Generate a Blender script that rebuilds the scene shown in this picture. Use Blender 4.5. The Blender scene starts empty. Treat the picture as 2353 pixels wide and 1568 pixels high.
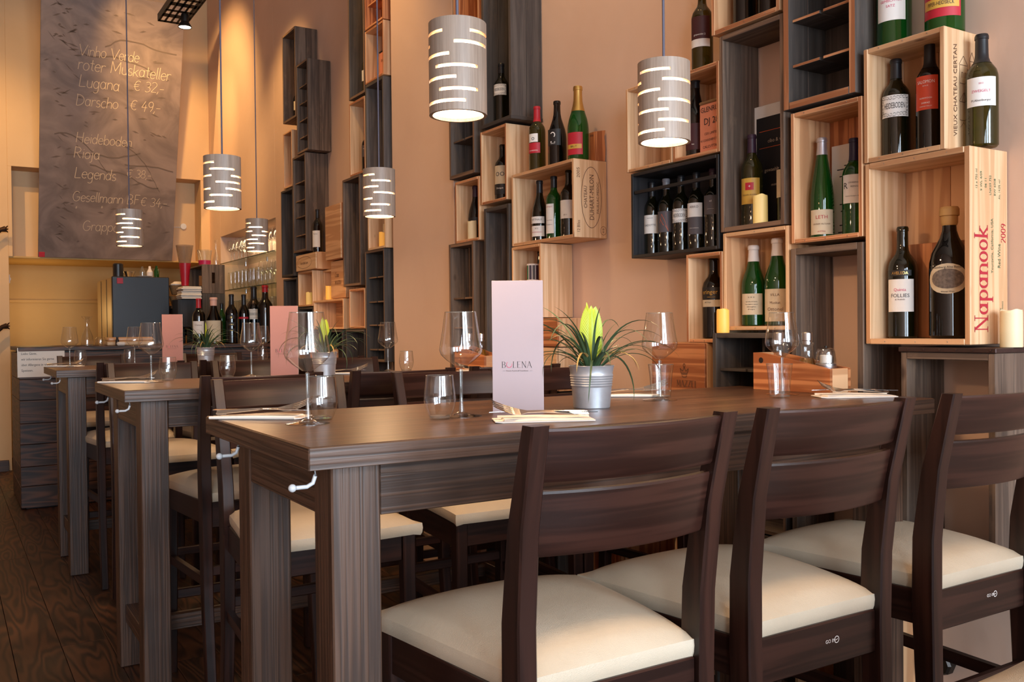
import bpy, math, random
from mathutils import Vector, Matrix
random.seed(7)
S = bpy.context.scene
COL = S.collection
PI = math.pi
def R_(d): return math.radians(d)

# ------------------------------------------------------------------ camera
cam_d = bpy.data.cameras.new('camera'); cam = bpy.data.objects.new('camera', cam_d); COL.objects.link(cam)
yaw, pitch, roll = R_(31.8), -0.01243, -0.01016
_r = Vector((math.cos(yaw), -math.sin(yaw), 0))
_f = Vector((math.sin(yaw)*math.cos(pitch), math.cos(yaw)*math.cos(pitch), math.sin(pitch)))
_u = _r.cross(_f)
_r2 = math.cos(roll)*_r + math.sin(roll)*_u
_u2 = -math.sin(roll)*_r + math.cos(roll)*_u
cam.matrix_world = Matrix(((_r2.x, _u2.x, -_f.x, 0), (_r2.y, _u2.y, -_f.y, 0), (_r2.z, _u2.z, -_f.z, 1.25), (0, 0, 0, 1)))
cam_d.sensor_width = 36; cam_d.lens = 36*2110/2353; cam_d.clip_start = .05
S.camera = cam
# ------------------------------------------------------------------ world, lights, exposure
W = bpy.data.worlds.new('world'); S.world = W; W.use_nodes = True
W.node_tree.nodes['Background'].inputs[0].default_value = (.72, .84, 1, 1)
W.node_tree.nodes['Background'].inputs[1].default_value = 1.0
S.view_settings.view_transform = 'Standard'; S.view_settings.look = 'None'
S.view_settings.gamma = 1; S.view_settings.use_curve_mapping = False
S.view_settings.exposure = 0.0
S.cycles.max_bounces = 7; S.cycles.diffuse_bounces = 4; S.cycles.glossy_bounces = 4
S.cycles.transmission_bounces = 6; S.cycles.transparent_max_bounces = 24
S.cycles.caustics_reflective = False; S.cycles.caustics_refractive = False
S.cycles.sample_clamp_indirect = 6
def light(name, kind, loc, energy, color, target=None, **kw):
    d = bpy.data.lights.new(name, kind); d.energy = energy; d.color = color
    for k, v in kw.items(): setattr(d, k, v)
    o = bpy.data.objects.new(name, d); COL.objects.link(o); o.location = loc
    if target is not None:
        o.rotation_euler = (Vector(target)-Vector(loc)).to_track_quat('-Z', 'Y').to_euler()
    return o
DAY = (.74, .87, 1.0); WARM = (1.0, .60, .27); WARM2 = (1.0, .62, .32); SPOTC = (1.0, .60, .22)
# daylight through the three street windows behind the camera
for k, x in enumerate((-1.5, .25, 1.75)):
    light('window_daylight', 'AREA', (x, -3.42, 1.85), (150, 170, 240)[k], DAY, (x, 0, 1.7), shape='RECTANGLE', size=1.25, size_y=2.1)
# ceiling spots on the crate wall and the back of the room
for (x, y, z, tx, ty, tz, e, ang) in ((1.0, 8.3, 4.5, 2.34, 8.9, 3.1, 150, 80), (1.3, 6.6, 4.4, 2.34, 7.2, 2.2, 120, 60), (1.25, 4.9, 4.4, 2.34, 5.1, 2.3, 95, 62),
                             (1.3, 3.1, 4.4, 2.34, 3.3, 2.2, 66, 66), (1.4, 2.0, 4.4, 2.34, 2.2, 2.2, 7, 70), (-.4, 7.6, 4.3, .2, 9.6, 2.2, 120, 70), (1.6, 7.9, 4.2, 2.0, 9.6, 2.8, 100, 62), (.3, 7.0, 4.3, .9, 9.2, 3.2, 50, 60)):
    light('ceiling_spot_beam', 'SPOT', (x, y, z), e*1.35, SPOTC, (tx, ty, tz), spot_size=R_(ang), spot_blend=.75, shadow_soft_size=.04)
light('kitchen_light', 'POINT', (.76, 10.05, 1.45), 4.5, (1, .66, .26), shadow_soft_size=.15)
light('niche_light', 'AREA', (2.50, 8.3, 2.13), 5, (1, .74, .42), (2.5, 8.3, 0), shape='RECTANGLE', size=.06, size_y=1.4)

# ------------------------------------------------------------------ materials
def lin(c):
    return tuple((x/255/12.92 if x/255 <= .04045 else ((x/255+.055)/1.055)**2.4) for x in c) + (1,)
MATS = {}
def newmat(name):
    m = bpy.data.materials.new(name); m.use_nodes = True
    nt = m.node_tree; b = nt.nodes['Principled BSDF']; MATS[name] = m
    return m, nt, b
def N(nt, t, **kw):
    n = nt.nodes.new(t)
    for k, v in kw.items():
        if k.startswith('i_'): n.inputs[k[2:].replace('_', ' ')].default_value = v
        else: setattr(n, k, v)
    return n
def plain(name, rgb, rough=.5, metal=0, coat=0, emit=None, es=0, spec=.5, noise=0, nscale=20, bump=0):
    m, nt, b = newmat(name)
    b.inputs['Base Color'].default_value = lin(rgb); b.inputs['Roughness'].default_value = rough
    b.inputs['Metallic'].default_value = metal; b.inputs['Coat Weight'].default_value = coat
    b.inputs['Specular IOR Level'].default_value = spec
    if emit: b.inputs['Emission Color'].default_value = lin(emit); b.inputs['Emission Strength'].default_value = es
    if noise or bump:
        tc = N(nt, 'ShaderNodeTexCoord'); ns = N(nt, 'ShaderNodeTexNoise', i_Scale=nscale, i_Detail=5.0)
        nt.links.new(tc.outputs['Object'], ns.inputs['Vector'])
        if noise:
            mx = N(nt, 'ShaderNodeMix', data_type='RGBA', blend_type='MIX')
            mx.inputs['A'].default_value = lin(rgb); mx.inputs['B'].default_value = lin(tuple(x*(1-noise) for x in rgb))
            nt.links.new(ns.outputs['Fac'], mx.inputs['Factor']); nt.links.new(mx.outputs['Result'], b.inputs['Base Color'])
        if bump:
            bp = N(nt, 'ShaderNodeBump', i_Strength=bump, i_Distance=.002)
            nt.links.new(ns.outputs['Fac'], bp.inputs['Height']); nt.links.new(bp.outputs['Normal'], b.inputs['Normal'])
    return m
def wood(name, dark, light, gs=14, rough=.5, bump=.15, knots=0, coat=0, tint=.25, contrast=(.3, .7), fib=.35, dist=5, patch=0, patchc=None, spec=.5, wear=0):
    m, nt, b = newmat(name); L = nt.links.new
    uv = N(nt, 'ShaderNodeUVMap')
    mp = N(nt, 'ShaderNodeMapping'); mp.inputs['Scale'].default_value = (1.3, gs*1.5, 1); L(uv.outputs[0], mp.inputs[0])
    rn = N(nt, 'ShaderNodeTexNoise', i_Scale=1.0, i_Detail=2.0); rn.inputs['Roughness'].default_value = .35; rn.inputs['Distortion'].default_value = .25; L(mp.outputs[0], rn.inputs['Vector'])
    mu = N(nt, 'ShaderNodeMath', operation='MULTIPLY'); L(rn.outputs['Fac'], mu.inputs[0]); mu.inputs[1].default_value = 4.0*dist
    sn = N(nt, 'ShaderNodeMath', operation='SINE'); L(mu.outputs[0], sn.inputs[0])
    wv = N(nt, 'ShaderNodeMapRange'); wv.inputs['From Min'].default_value = -1; wv.inputs['From Max'].default_value = 1; L(sn.outputs[0], wv.inputs['Value'])
    mf = N(nt, 'ShaderNodeMapping'); mf.inputs['Scale'].default_value = (9, 260, 1); L(uv.outputs[0], mf.inputs[0])
    nf = N(nt, 'ShaderNodeTexNoise', i_Scale=1.0, i_Detail=4.0); L(mf.outputs[0], nf.inputs['Vector'])
    ml = N(nt, 'ShaderNodeMapping'); ml.inputs['Scale'].default_value = (1.5, 5, 1); L(uv.outputs[0], ml.inputs[0])
    nl = N(nt, 'ShaderNodeTexNoise', i_Scale=1.0, i_Detail=3.0); L(ml.outputs[0], nl.inputs['Vector'])
    mix = N(nt, 'ShaderNodeMix', data_type='FLOAT'); mix.inputs['Factor'].default_value = fib
    L(wv.outputs[0], mix.inputs['A']); L(nf.outputs['Fac'], mix.inputs['B'])
    rp = N(nt, 'ShaderNodeValToRGB'); rp.color_ramp.elements[0].position = contrast[0]; rp.color_ramp.elements[1].position = contrast[1]
    rp.color_ramp.elements[0].color = lin(dark); rp.color_ramp.elements[1].color = lin(light)
    L(mix.outputs['Result'], rp.inputs['Fac'])
    mul = N(nt, 'ShaderNodeMix', data_type='RGBA', blend_type='MULTIPLY'); mul.inputs['Factor'].default_value = 1
    mr = N(nt, 'ShaderNodeMapRange'); mr.inputs['From Min'].default_value = .3; mr.inputs['From Max'].default_value = .7
    mr.inputs['To Min'].default_value = 1-tint; mr.inputs['To Max'].default_value = 1+tint*.4
    L(nl.outputs['Fac'], mr.inputs['Value'])
    cmb = N(nt, 'ShaderNodeCombineColor'); [L(mr.outputs[0], cmb.inputs[i]) for i in range(3)]
    L(rp.outputs[0], mul.inputs['A']); L(cmb.outputs[0], mul.inputs['B'])
    out = mul.outputs['Result']
    if knots:
        mk = N(nt, 'ShaderNodeMapping'); mk.inputs['Scale'].default_value = (3.2, 6, 1); L(uv.outputs[0], mk.inputs[0])
        vo = N(nt, 'ShaderNodeTexVoronoi', i_Scale=1.0); L(mk.outputs[0], vo.inputs['Vector'])
        rk = N(nt, 'ShaderNodeValToRGB'); rk.color_ramp.elements[0].position = .035*knots; rk.color_ramp.elements[1].position = .10*knots
        rk.color_ramp.elements[0].color = (.22, .12, .08, 1); rk.color_ramp.elements[1].color = (1, 1, 1, 1)
        L(vo.outputs['Distance'], rk.inputs['Fac'])
        m2 = N(nt, 'ShaderNodeMix', data_type='RGBA', blend_type='MULTIPLY'); m2.inputs['Factor'].default_value = .75
        L(out, m2.inputs['A']); L(rk.outputs[0], m2.inputs['B']); out = m2.outputs['Result']
    if patch:
        tc = N(nt, 'ShaderNodeMapping'); tc.inputs['Scale'].default_value = (6, 14, 1); L(uv.outputs[0], tc.inputs[0])
        np_ = N(nt, 'ShaderNodeTexNoise', i_Scale=1.0, i_Detail=7.0); np_.inputs['Roughness'].default_value = .7; L(tc.outputs[0], np_.inputs['Vector'])
        r3 = N(nt, 'ShaderNodeValToRGB'); r3.color_ramp.elements[0].position = .56; r3.color_ramp.elements[1].position = .72
        r3.color_ramp.elements[1].color = (patch, patch, patch, 1); L(np_.outputs['Fac'], r3.inputs['Fac'])
        m3 = N(nt, 'ShaderNodeMix', data_type='RGBA'); L(r3.outputs[0], m3.inputs['Factor']); L(out, m3.inputs['A'])
        m3.inputs['B'].default_value = lin(patchc); out = m3.outputs['Result']
    L(out, b.inputs['Base Color'])
    b.inputs['Roughness'].default_value = rough; b.inputs['Coat Weight'].default_value = coat; b.inputs['Coat Roughness'].default_value = .25
    b.inputs['Specular IOR Level'].default_value = spec
    bp = N(nt, 'ShaderNodeBump', i_Strength=bump, i_Distance=.0012); L(mix.outputs['Result'], bp.inputs['Height']); L(bp.outputs['Normal'], b.inputs['Normal'])
    return m
PINE = wood('pine_wood', (196, 142, 98), (222, 172, 126), gs=16, rough=.62, knots=1, tint=.10, bump=.1)
PINE2 = wood('pale_spruce_wood', (208, 162, 118), (230, 190, 148), gs=22, rough=.6, knots=.7, tint=.08, bump=.08, contrast=(.2, .8))
PINE3 = wood('orange_larch_wood', (158, 90, 50), (206, 134, 84), gs=26, rough=.5, knots=1, tint=.16, bump=.1, coat=.1, dist=5)
EDGE2 = wood('muted_brown_edge', (104, 78, 60), (138, 106, 82), gs=30, rough=.8, tint=.3, bump=.4)
EDGE = wood('cut_wood_edge', (168, 104, 64), (214, 150, 104), gs=30, rough=.75, tint=.2, bump=.4)
GREY = wood('weathered_grey_wood', (82, 71, 65), (108, 95, 87), gs=20, rough=.75, knots=.5, tint=.4, bump=.4, patch=.35, patchc=(134, 112, 92), fib=.65)
GREYD = wood('dark_stained_crate_wood', (64, 55, 50), (84, 74, 67), gs=18, rough=.75, tint=.45, bump=.4, knots=.6, fib=.65, patch=.25, patchc=(120, 92, 68))
BROWNW = wood('brown_weathered_wood', (88, 70, 58), (120, 98, 82), gs=22, rough=.78, knots=.8, tint=.4, bump=.5, fib=.6, patch=.4, patchc=(150, 120, 94))
BLACKW = wood('black_painted_wood', (24, 22, 24), (38, 34, 35), gs=20, rough=.55, tint=.3, bump=.2)
OAK = wood('dark_oiled_oak', (46, 32, 25), (98, 71, 55), gs=46, rough=.42, tint=.25, bump=.45, contrast=(.0, 1.0), fib=.4, dist=6, spec=.5)
OAKTOP = wood('dark_oak_tabletop', (70, 46, 33), (94, 64, 46), gs=20, rough=.33, tint=.2, bump=.10, fib=.5, spec=.6)
CHAIRW = wood('espresso_stained_beech', (38, 20, 15), (56, 32, 25), gs=24, rough=.33, tint=.45, bump=.05, fib=.5, spec=.38)
FLOORW = wood('dark_floor_larch', (40, 25, 17), (88, 54, 33), gs=6, rough=.5, tint=.5, bump=.3, knots=1, dist=17, contrast=(.15, .8), fib=.3, spec=.4)
COUNTW = wood('dark_counter_larch', (44, 26, 20), (98, 62, 44), gs=7, rough=.5, tint=.35, bump=.25, knots=1, dist=14, contrast=(.2, .85))
BAMBOO = wood('smoked_bamboo', (150, 130, 114), (186, 168, 152), gs=60, rough=.42, tint=.25, bump=.12, dist=2, fib=.75, contrast=(.25, .75))
LEATHER = None
def leather():
    m, nt, b = newmat('cream_leatherette'); L = nt.links.new
    tc = N(nt, 'ShaderNodeTexCoord')
    vo = N(nt, 'ShaderNodeTexVoronoi', i_Scale=330.0, feature='DISTANCE_TO_EDGE'); L(tc.outputs['Object'], vo.inputs['Vector'])
    n1 = N(nt, 'ShaderNodeTexNoise', i_Scale=55.0, i_Detail=4.0); L(tc.outputs['Object'], n1.inputs['Vector'])
    ad = N(nt, 'ShaderNodeMath', operation='ADD'); L(vo.outputs['Distance'], ad.inputs[0]); L(n1.outputs['Fac'], ad.inputs[1])
    bp = N(nt, 'ShaderNodeBump', i_Strength=.55, i_Distance=.0012); L(ad.outputs[0], bp.inputs['Height']); L(bp.outputs['Normal'], b.inputs['Normal'])
    n2 = N(nt, 'ShaderNodeTexNoise', i_Scale=7.0, i_Detail=3.0); L(tc.outputs['Object'], n2.inputs['Vector'])
    mx = N(nt, 'ShaderNodeMix', data_type='RGBA'); L(n2.outputs['Fac'], mx.inputs['Factor'])
    mx.inputs['A'].default_value = lin((192, 175, 150)); mx.inputs['B'].default_value = lin((214, 200, 178))
    L(mx.outputs['Result'], b.inputs['Base Color']); b.inputs['Roughness'].default_value = .42
    return m
LEATHER = leather()
def plaster(name, a, c, sc=1.6):
    m, nt, b = newmat(name); L = nt.links.new
    tc = N(nt, 'ShaderNodeTexCoord'); n1 = N(nt, 'ShaderNodeTexNoise', i_Scale=sc, i_Detail=6.0); n1.inputs['Distortion'].default_value = .6
    L(tc.outputs['Object'], n1.inputs['Vector'])
    mx = N(nt, 'ShaderNodeMix', data_type='RGBA'); mx.inputs['A'].default_value = lin(a); mx.inputs['B'].default_value = lin(c)
    L(n1.outputs['Fac'], mx.inputs['Factor']); L(mx.outputs['Result'], b.inputs['Base Color'])
    n2 = N(nt, 'ShaderNodeTexNoise', i_Scale=14.0, i_Detail=8.0); L(tc.outputs['Object'], n2.inputs['Vector'])
    bp = N(nt, 'ShaderNodeBump', i_Strength=.25, i_Distance=.006); L(n2.outputs['Fac'], bp.inputs['Height']); L(bp.outputs['Normal'], b.inputs['Normal'])
    b.inputs['Roughness'].default_value = .6
    return m
WALLM = plaster('peach_lime_plaster', (231, 198, 176), (214, 179, 156))
WALLB = plaster('spotlit_lime_plaster', (236, 198, 150), (218, 178, 130))  # lime plaster pushed towards ochre to carry the warm spot light
KITM = plaster('yellow_kitchen_plaster', (214, 176, 110), (192, 152, 88))
CEILM = plain('ceiling_paint', (222, 205, 184), .8)
SLATE = None
def slate():
    m, nt, b = newmat('painted_chalkboard'); L = nt.links.new
    tc = N(nt, 'ShaderNodeTexCoord'); n1 = N(nt, 'ShaderNodeTexNoise', i_Scale=2.4, i_Detail=6.0); n1.inputs['Distortion'].default_value = 2.5
    L(tc.outputs['Object'], n1.inputs['Vector'])
    rp = N(nt, 'ShaderNodeValToRGB'); rp.color_ramp.elements[0].position = .35; rp.color_ramp.elements[1].position = .65
    rp.color_ramp.elements[0].color = lin((98, 84, 80)); rp.color_ramp.elements[1].color = lin((124, 108, 104)); L(n1.outputs['Fac'], rp.inputs['Fac'])
    L(rp.outputs[0], b.inputs['Base Color']); b.inputs['Roughness'].default_value = .5
    return m
SLATE = slate()
def clear(name, tint=(.97, .98, .98), body=None, bodyf=0, rough=.02, ior=1.5):
    m, nt, b = newmat(name); L = nt.links.new; out = nt.nodes['Material Output']
    tr = N(nt, 'ShaderNodeBsdfTransparent'); tr.inputs[0].default_value = (*tint, 1)
    gl = N(nt, 'ShaderNodeBsdfGlossy'); gl.inputs['Roughness'].default_value = rough
    lw = N(nt, 'ShaderNodeLayerWeight'); lw.inputs[0].default_value = .5
    pw = N(nt, 'ShaderNodeMath', operation='POWER'); L(lw.outputs['Facing'], pw.inputs[0]); pw.inputs[1].default_value = 4.0
    fr = N(nt, 'ShaderNodeMath', operation='MULTIPLY_ADD', use_clamp=True); L(pw.outputs[0], fr.inputs[0]); fr.inputs[1].default_value = .85; fr.inputs[2].default_value = ((ior-1)/(ior+1))**2*1.5
    mx = N(nt, 'ShaderNodeMixShader'); L(fr.outputs[0], mx.inputs[0])
    src = tr.outputs[0]
    if bodyf:
        df = N(nt, 'ShaderNodeBsdfDiffuse'); df.inputs[0].default_value = lin(body)
        m2 = N(nt, 'ShaderNodeMixShader'); m2.inputs[0].default_value = bodyf; L(src, m2.inputs[1]); L(df.outputs[0], m2.inputs[2]); src = m2.outputs[0]
    L(src, mx.inputs[1]); L(gl.outputs[0], mx.inputs[2]); L(mx.outputs[0], out.inputs['Surface'])
    return m
GLASS = clear('clear_glass', ior=1.8)
GLASSF = clear('glass_shelf_pane', (.86, .93, .88), ior=1.5)
GLASST = clear('thick_glass_edge', (.86, .89, .89), (200, 205, 205), .08, ior=1.7)
BOT = clear('olive_bottle_glass', (.16, .15, .03), (26, 24, 8), .45, .03)
BOTK = clear('black_bottle_glass', (.03, .02, .012), (12, 9, 8), .6, .03)
BOTG = clear('green_bottle_glass', (.10, .42, .10), (20, 84, 26), .45, .03)
BOTY = clear('yellow_green_bottle_glass', (.30, .27, .05), (60, 54, 14), .45, .03)
OIL = clear('olive_oil', (.62, .42, .05), (150, 100, 20), .5)
VIN = clear('dark_vinegar', (.1, .03, .01), (20, 8, 5), .8)
STEEL = plain('brushed_steel', (205, 205, 208), .28, 1)
ZINC = plain('galvanised_zinc', (206, 210, 216), .38, .6, noise=.12, nscale=60)
CUTL = plain('polished_cutlery', (225, 222, 218), .12, 1)
PAPER = plain('white_paper', (238, 228, 216), .7, bump=.3, nscale=60)
MENU = plain('lilac_menu_card', (170, 154, 158), .5)
MENU2 = plain('lamplit_menu_card', (164, 114, 104), .5)  # same pink card with warm lamp light put into its colour
INK = plain('dark_ink', (40, 36, 40), .6); INKR = plain('red_ink', (176, 34, 52), .6); INKP = plain('magenta_ink', (206, 70, 110), .6)
INKG = plain('green_ink', (64, 104, 74), .6); BURN = plain('branded_ink', (92, 58, 38), .7); CHALK = plain('chalk', (182, 164, 146), .9)
LEAFPT = plain('board_leaf_paint', (88, 75, 70), .7)
GOLD = plain('gold_foil', (214, 176, 104), .3, 1); SILV = plain('silver_foil', (196, 194, 200), .3, .8)
LW = plain('white_label', (232, 226, 220), .6); LC = plain('cream_label', (218, 200, 170), .65, noise=.1, nscale=30); LR = plain('red_label', (182, 30, 48), .5)
LO = plain('orange_red_label', (214, 74, 44), .5); LG = plain('grey_label', (84, 78, 82), .6); LGO = plain('gold_label', (206, 160, 66), .5)
LK = plain('black_label', (26, 24, 26), .5); LBX = plain('bordeaux_label', (66, 24, 30), .55); ORI = plain('orange_ink', (226, 100, 50), .6); WHI = plain('white_ink', (236, 230, 224), .6)
CAPK = plain('black_capsule', (24, 24, 28), .35); CAPR = plain('red_capsule', (172, 30, 44), .4); CAPB = plain('blue_capsule', (34, 30, 64), .35)
CAPW = plain('white_capsule', (226, 218, 214), .5); CAPG = plain('olive_capsule', (40, 46, 22), .35); WAXY = plain('ochre_wax', (196, 152, 92), .55); WAXP = plain('pink_wax', (226, 176, 156), .55)
CAPP = plain('plum_capsule', (58, 34, 52), .4); CAPGY = plain('grey_capsule', (120, 118, 124), .4)
IVORY = plain('ivory_wax', (232, 216, 176), .5); POTM = ZINC
LEAF = plain('green_leaf', (76, 104, 70), .45, noise=.35, nscale=12); LEAF2 = plain('dry_leaf', (170, 140, 80), .6)
BRACT = plain('lime_bract', (196, 216, 66), .45, noise=.18, nscale=30); SOIL = plain('potting_soil', (48, 34, 26), .9)
BLKM = plain('black_metal', (34, 28, 24), .4, .6); CABLE = plain('grey_cable', (84, 82, 98), .5); HOOKM = plain('grey_plastic_hook', (196, 200, 204), .35)
FRBL = plain('black_fridge_panel', (20, 21, 28), .4); FRSS = plain('beige_fridge_side', (176, 152, 112), .35, .4)
WICK = plain('wicker', (176, 132, 84), .7, noise=.4, nscale=90, bump=.8); REDP = plain('red_plastic', (176, 24, 44), .35)
TIN = plain('salmon_tin_print', (224, 140, 108), .5, noise=.1, nscale=40); TEALM = plain('dark_teal_shadow_panel', (46, 50, 52), .5)
BRONZE = plain('dark_bronze', (62, 40, 28), .5, .7)
RIM = plain('rusty_metal_rim', (74, 54, 50), .5, .6, noise=.3, nscale=50, bump=.5)
CORK = plain('cork_board_slat', (196, 148, 104), .7)
def emis(name, rgb, st):
    m, nt, b = newmat(name); b.inputs['Base Color'].default_value = lin(rgb)
    b.inputs['Emission Color'].default_value = lin(rgb); b.inputs['Emission Strength'].default_value = st; return m
BULB = emis('frosted_bulb_glow', (255, 204, 152), 20); BULB2 = emis('spot_lens_glow', (255, 226, 190), 14)
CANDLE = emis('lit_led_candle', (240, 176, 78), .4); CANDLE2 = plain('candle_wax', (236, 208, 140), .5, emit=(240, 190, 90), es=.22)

# ------------------------------------------------------------------ geometry builder
class MB:
    def __init__(s): s.v = []; s.f = []; s.m = []; s.g = []; s.o = []; s.sm = []
    def add(s, vs, fs, m=0, g='z', smooth=False):
        n = len(s.v); s.v += [tuple(v) for v in vs]; off = (random.random()*40, random.random()*40)
        for k, f in enumerate(fs):
            s.f.append([i+n for i in f]); s.m.append(m if isinstance(m, int) else m[k]); s.g.append(g); s.o.append(off); s.sm.append(smooth)
        return s
    def box(s, lo, hi, g='z', bev=.0015, m=0, mf=None, fn=None):
        lo = list(lo); hi = list(hi)
        for i in range(3):
            if lo[i] > hi[i]: lo[i], hi[i] = hi[i], lo[i]
        bev = min([bev]+[(hi[i]-lo[i])*.3 for i in range(3)])
        vs = []; idx = {}
        for sx in (0, 1):
            for sy in (0, 1):
                for sz in (0, 1):
                    c = [(lo, hi)[b][i] for i, b in enumerate((sx, sy, sz))]
                    for ax in range(3):
                        p = list(c)
                        for j in range(3):
                            if j != ax: p[j] += bev if (sx, sy, sz)[j] == 0 else -bev
                        idx[(sx, sy, sz, ax)] = len(vs); vs.append(p)
        fs = []; ms = []
        def q(l, mm=m): fs.append(l); ms.append(mm)
        for ax in range(3):
            a, b = [i for i in range(3) if i != ax]
            for sd in (0, 1):
                l = []
                for (p, r) in ((0, 0), (1, 0), (1, 1), (0, 1)):
                    k = [0, 0, 0]; k[ax] = sd; k[a] = p; k[b] = r; l.append(idx[(*k, ax)])
                flip = (sd == 0) ^ (ax == 1)
                q(l[::-1] if flip else l, mf if (mf is not None and ax == 0 and sd == 0) else m)
            # edges parallel to ax
            for p in (0, 1):
                for r in (0, 1):
                    k0 = [0, 0, 0]; k0[a] = p; k0[b] = r; k1 = list(k0); k1[ax] = 1
                    l = [idx[(*k0, a)], idx[(*k1, a)], idx[(*k1, b)], idx[(*k0, b)]]
                    if (p ^ r) ^ (ax == 1): l = l[::-1]
                    q(l[::-1])
        for sx in (0, 1):
            for sy in (0, 1):
                for sz in (0, 1):
                    l = [idx[(sx, sy, sz, i)] for i in range(3)]
                    q(l if (sx+sy+sz) % 2 else l[::-1])
        c0 = [(lo[i]+hi[i])/2 for i in range(3)]
        for k, l in enumerate(fs):
            p, q_, r = (Vector(vs[i]) for i in l[:3])
            if (q_-p).cross(r-p).dot(p-Vector(c0)) < 0: fs[k] = l[::-1]
        if fn: vs = [fn(Vector(v)) for v in vs]
        return s.add(vs, fs, ms, g)
    def lathe(s, prof, n=28, c=(0, 0, 0), m=0, smooth=True, g='z', ax='z'):
        vs = []; fs = []; rings = []
        def P(r, a, z):
            x, y = r*math.cos(a), r*math.sin(a)
            p = (x, y, z) if ax == 'z' else ((z, x, y) if ax == 'x' else (x, z, y))
            return (c[0]+p[0], c[1]+p[1], c[2]+p[2])
        for (r, z) in prof:
            if r < 1e-6: rings.append([len(vs)]); vs.append(P(0, 0, z))
            else:
                rings.append(list(range(len(vs), len(vs)+n))); vs += [P(r, 2*PI*k/n, z) for k in range(n)]
        for a, b in zip(rings, rings[1:]):
            for k in range(n):
                k2 = (k+1) % n
                if len(a) == 1 and len(b) == 1: continue
                if len(a) == 1: fs.append([a[0], b[k2], b[k]][::-1])
                elif len(b) == 1: fs.append([a[k], a[k2], b[0]])
                else: fs.append([a[k], a[k2], b[k2], b[k]])
        return s.add(vs, fs, m, g, smooth)
    def tube(s, pts, r, n=8, m=0, g='z', caps=True, flat=1.0):
        pts = [Vector(p) for p in pts]; vs = []; fs = []; up = Vector((0, 0, 1))
        for i, p in enumerate(pts):
            d = (pts[min(i+1, len(pts)-1)]-pts[max(i-1, 0)]).normalized()
            a = d.cross(up)
            if a.length < .05: a = d.cross(Vector((1, 0, 0)))
            a.normalize(); b = a.cross(d)
            rr = r[i] if isinstance(r, (list, tuple)) else r
            for k in range(n):
                t = 2*PI*k/n; vs.append(p+a*rr*math.cos(t)+b*rr*flat*math.sin(t))
        for i in range(len(pts)-1):
            for k in range(n):
                k2 = (k+1) % n; fs.append([i*n+k, i*n+k2, (i+1)*n+k2, (i+1)*n+k])
        if caps: fs.append(list(range(n))[::-1]); fs.append([(len(pts)-1)*n+k for k in range(n)])
        return s.add(vs, fs, m, g, n > 5)
    def loft(s, secs, g='z', m=0, smooth=False, cap=True):
        n = len(secs[0]); vs = [p for sc in secs for p in sc]; fs = []
        for i in range(len(secs)-1):
            for k in range(n):
                k2 = (k+1) % n; fs.append([i*n+k, i*n+k2, (i+1)*n+k2, (i+1)*n+k])
        if cap: fs.append(list(range(n))[::-1]); fs.append([(len(secs)-1)*n+k for k in range(n)])
        return s.add(vs, fs, m, g, smooth)
    def post(s, pts, wx, wy, g='z', c=.003, m=0):
        secs = []
        for i, p in enumerate(pts):
            a = wx[i] if isinstance(wx, (list, tuple)) else wx; b = wy[i] if isinstance(wy, (list, tuple)) else wy
            a /= 2; b /= 2
            sc = [(-a+c, -b), (a-c, -b), (a, -b+c), (a, b-c), (a-c, b), (-a+c, b), (-a, b-c), (-a, -b+c)]
            secs.append([(p[0]+x, p[1]+y, p[2]) for x, y in sc])
        return s.loft(secs, g, m, True)
    def build(s, name, mats, parent=None, loc=(0, 0, 0), rotz=0):
        me = bpy.data.meshes.new(name); me.from_pydata(s.v, [], s.f)
        if not isinstance(mats, (list, tuple)): mats = [mats]
        for mm in mats: me.materials.append(mm)
        me.polygons.foreach_set('material_index', s.m); me.polygons.foreach_set('use_smooth', s.sm)
        uvl = me.uv_layers.new(name='UVMap'); uv = [0.0]*(2*len(me.loops)); me.update()
        li = 0
        for pi, p in enumerate(me.polygons):
            nx, ny, nz = (abs(x) for x in p.normal); d = 0 if nx >= ny and nx >= nz else (1 if ny >= nz else 2)
            g = 'xyz'.index(s.g[pi]); off = s.o[pi]
            if d == g: a, b = [i for i in range(3) if i != d]
            else: a = g; b = 3-d-g
            for vi in p.vertices:
                co = s.v[vi]; uv[2*li] = co[a]*(1 if d != g else .3)+off[0]; uv[2*li+1] = co[b]+off[1]; li += 1
        uvl.data.foreach_set('uv', uv); me.update()
        if any(s.sm): me.set_sharp_from_angle(angle=R_(27))
        o = bpy.data.objects.new(name, me); COL.objects.link(o)
        if parent: o.parent = parent
        o.location = loc; o.rotation_euler = (0, 0, rotz)
        return o
LABELS = {}
def tag(o, label, cat, group=None, kind=None):
    if label: o['label'] = label
    if cat: o['category'] = cat
    if group: o['group'] = group
    if kind: o['kind'] = kind
    return o
def thing(name, label, cat, loc=(0, 0, 0), rotz=0, group=None):
    o = bpy.data.objects.new(name, None); COL.objects.link(o); o.empty_display_size = .05
    o.location = loc; o.rotation_euler = (0, 0, rotz); return tag(o, label, cat, group)
def struct(o, kind='structure'): o['kind'] = kind; return o
def dup(root, loc, rotz=0, label=None, group=None, scale=None):
    r = root.copy(); COL.objects.link(r); r.location = loc; r.rotation_euler = (0, 0, rotz)
    if label: r['label'] = label
    if group: r['group'] = group
    if scale: r.scale = scale
    def rec(a, b):
        for ch in list(a.children):
            c = ch.copy(); COL.objects.link(c); c.parent = b; rec(ch, c)
    rec(root, r); return r

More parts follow.
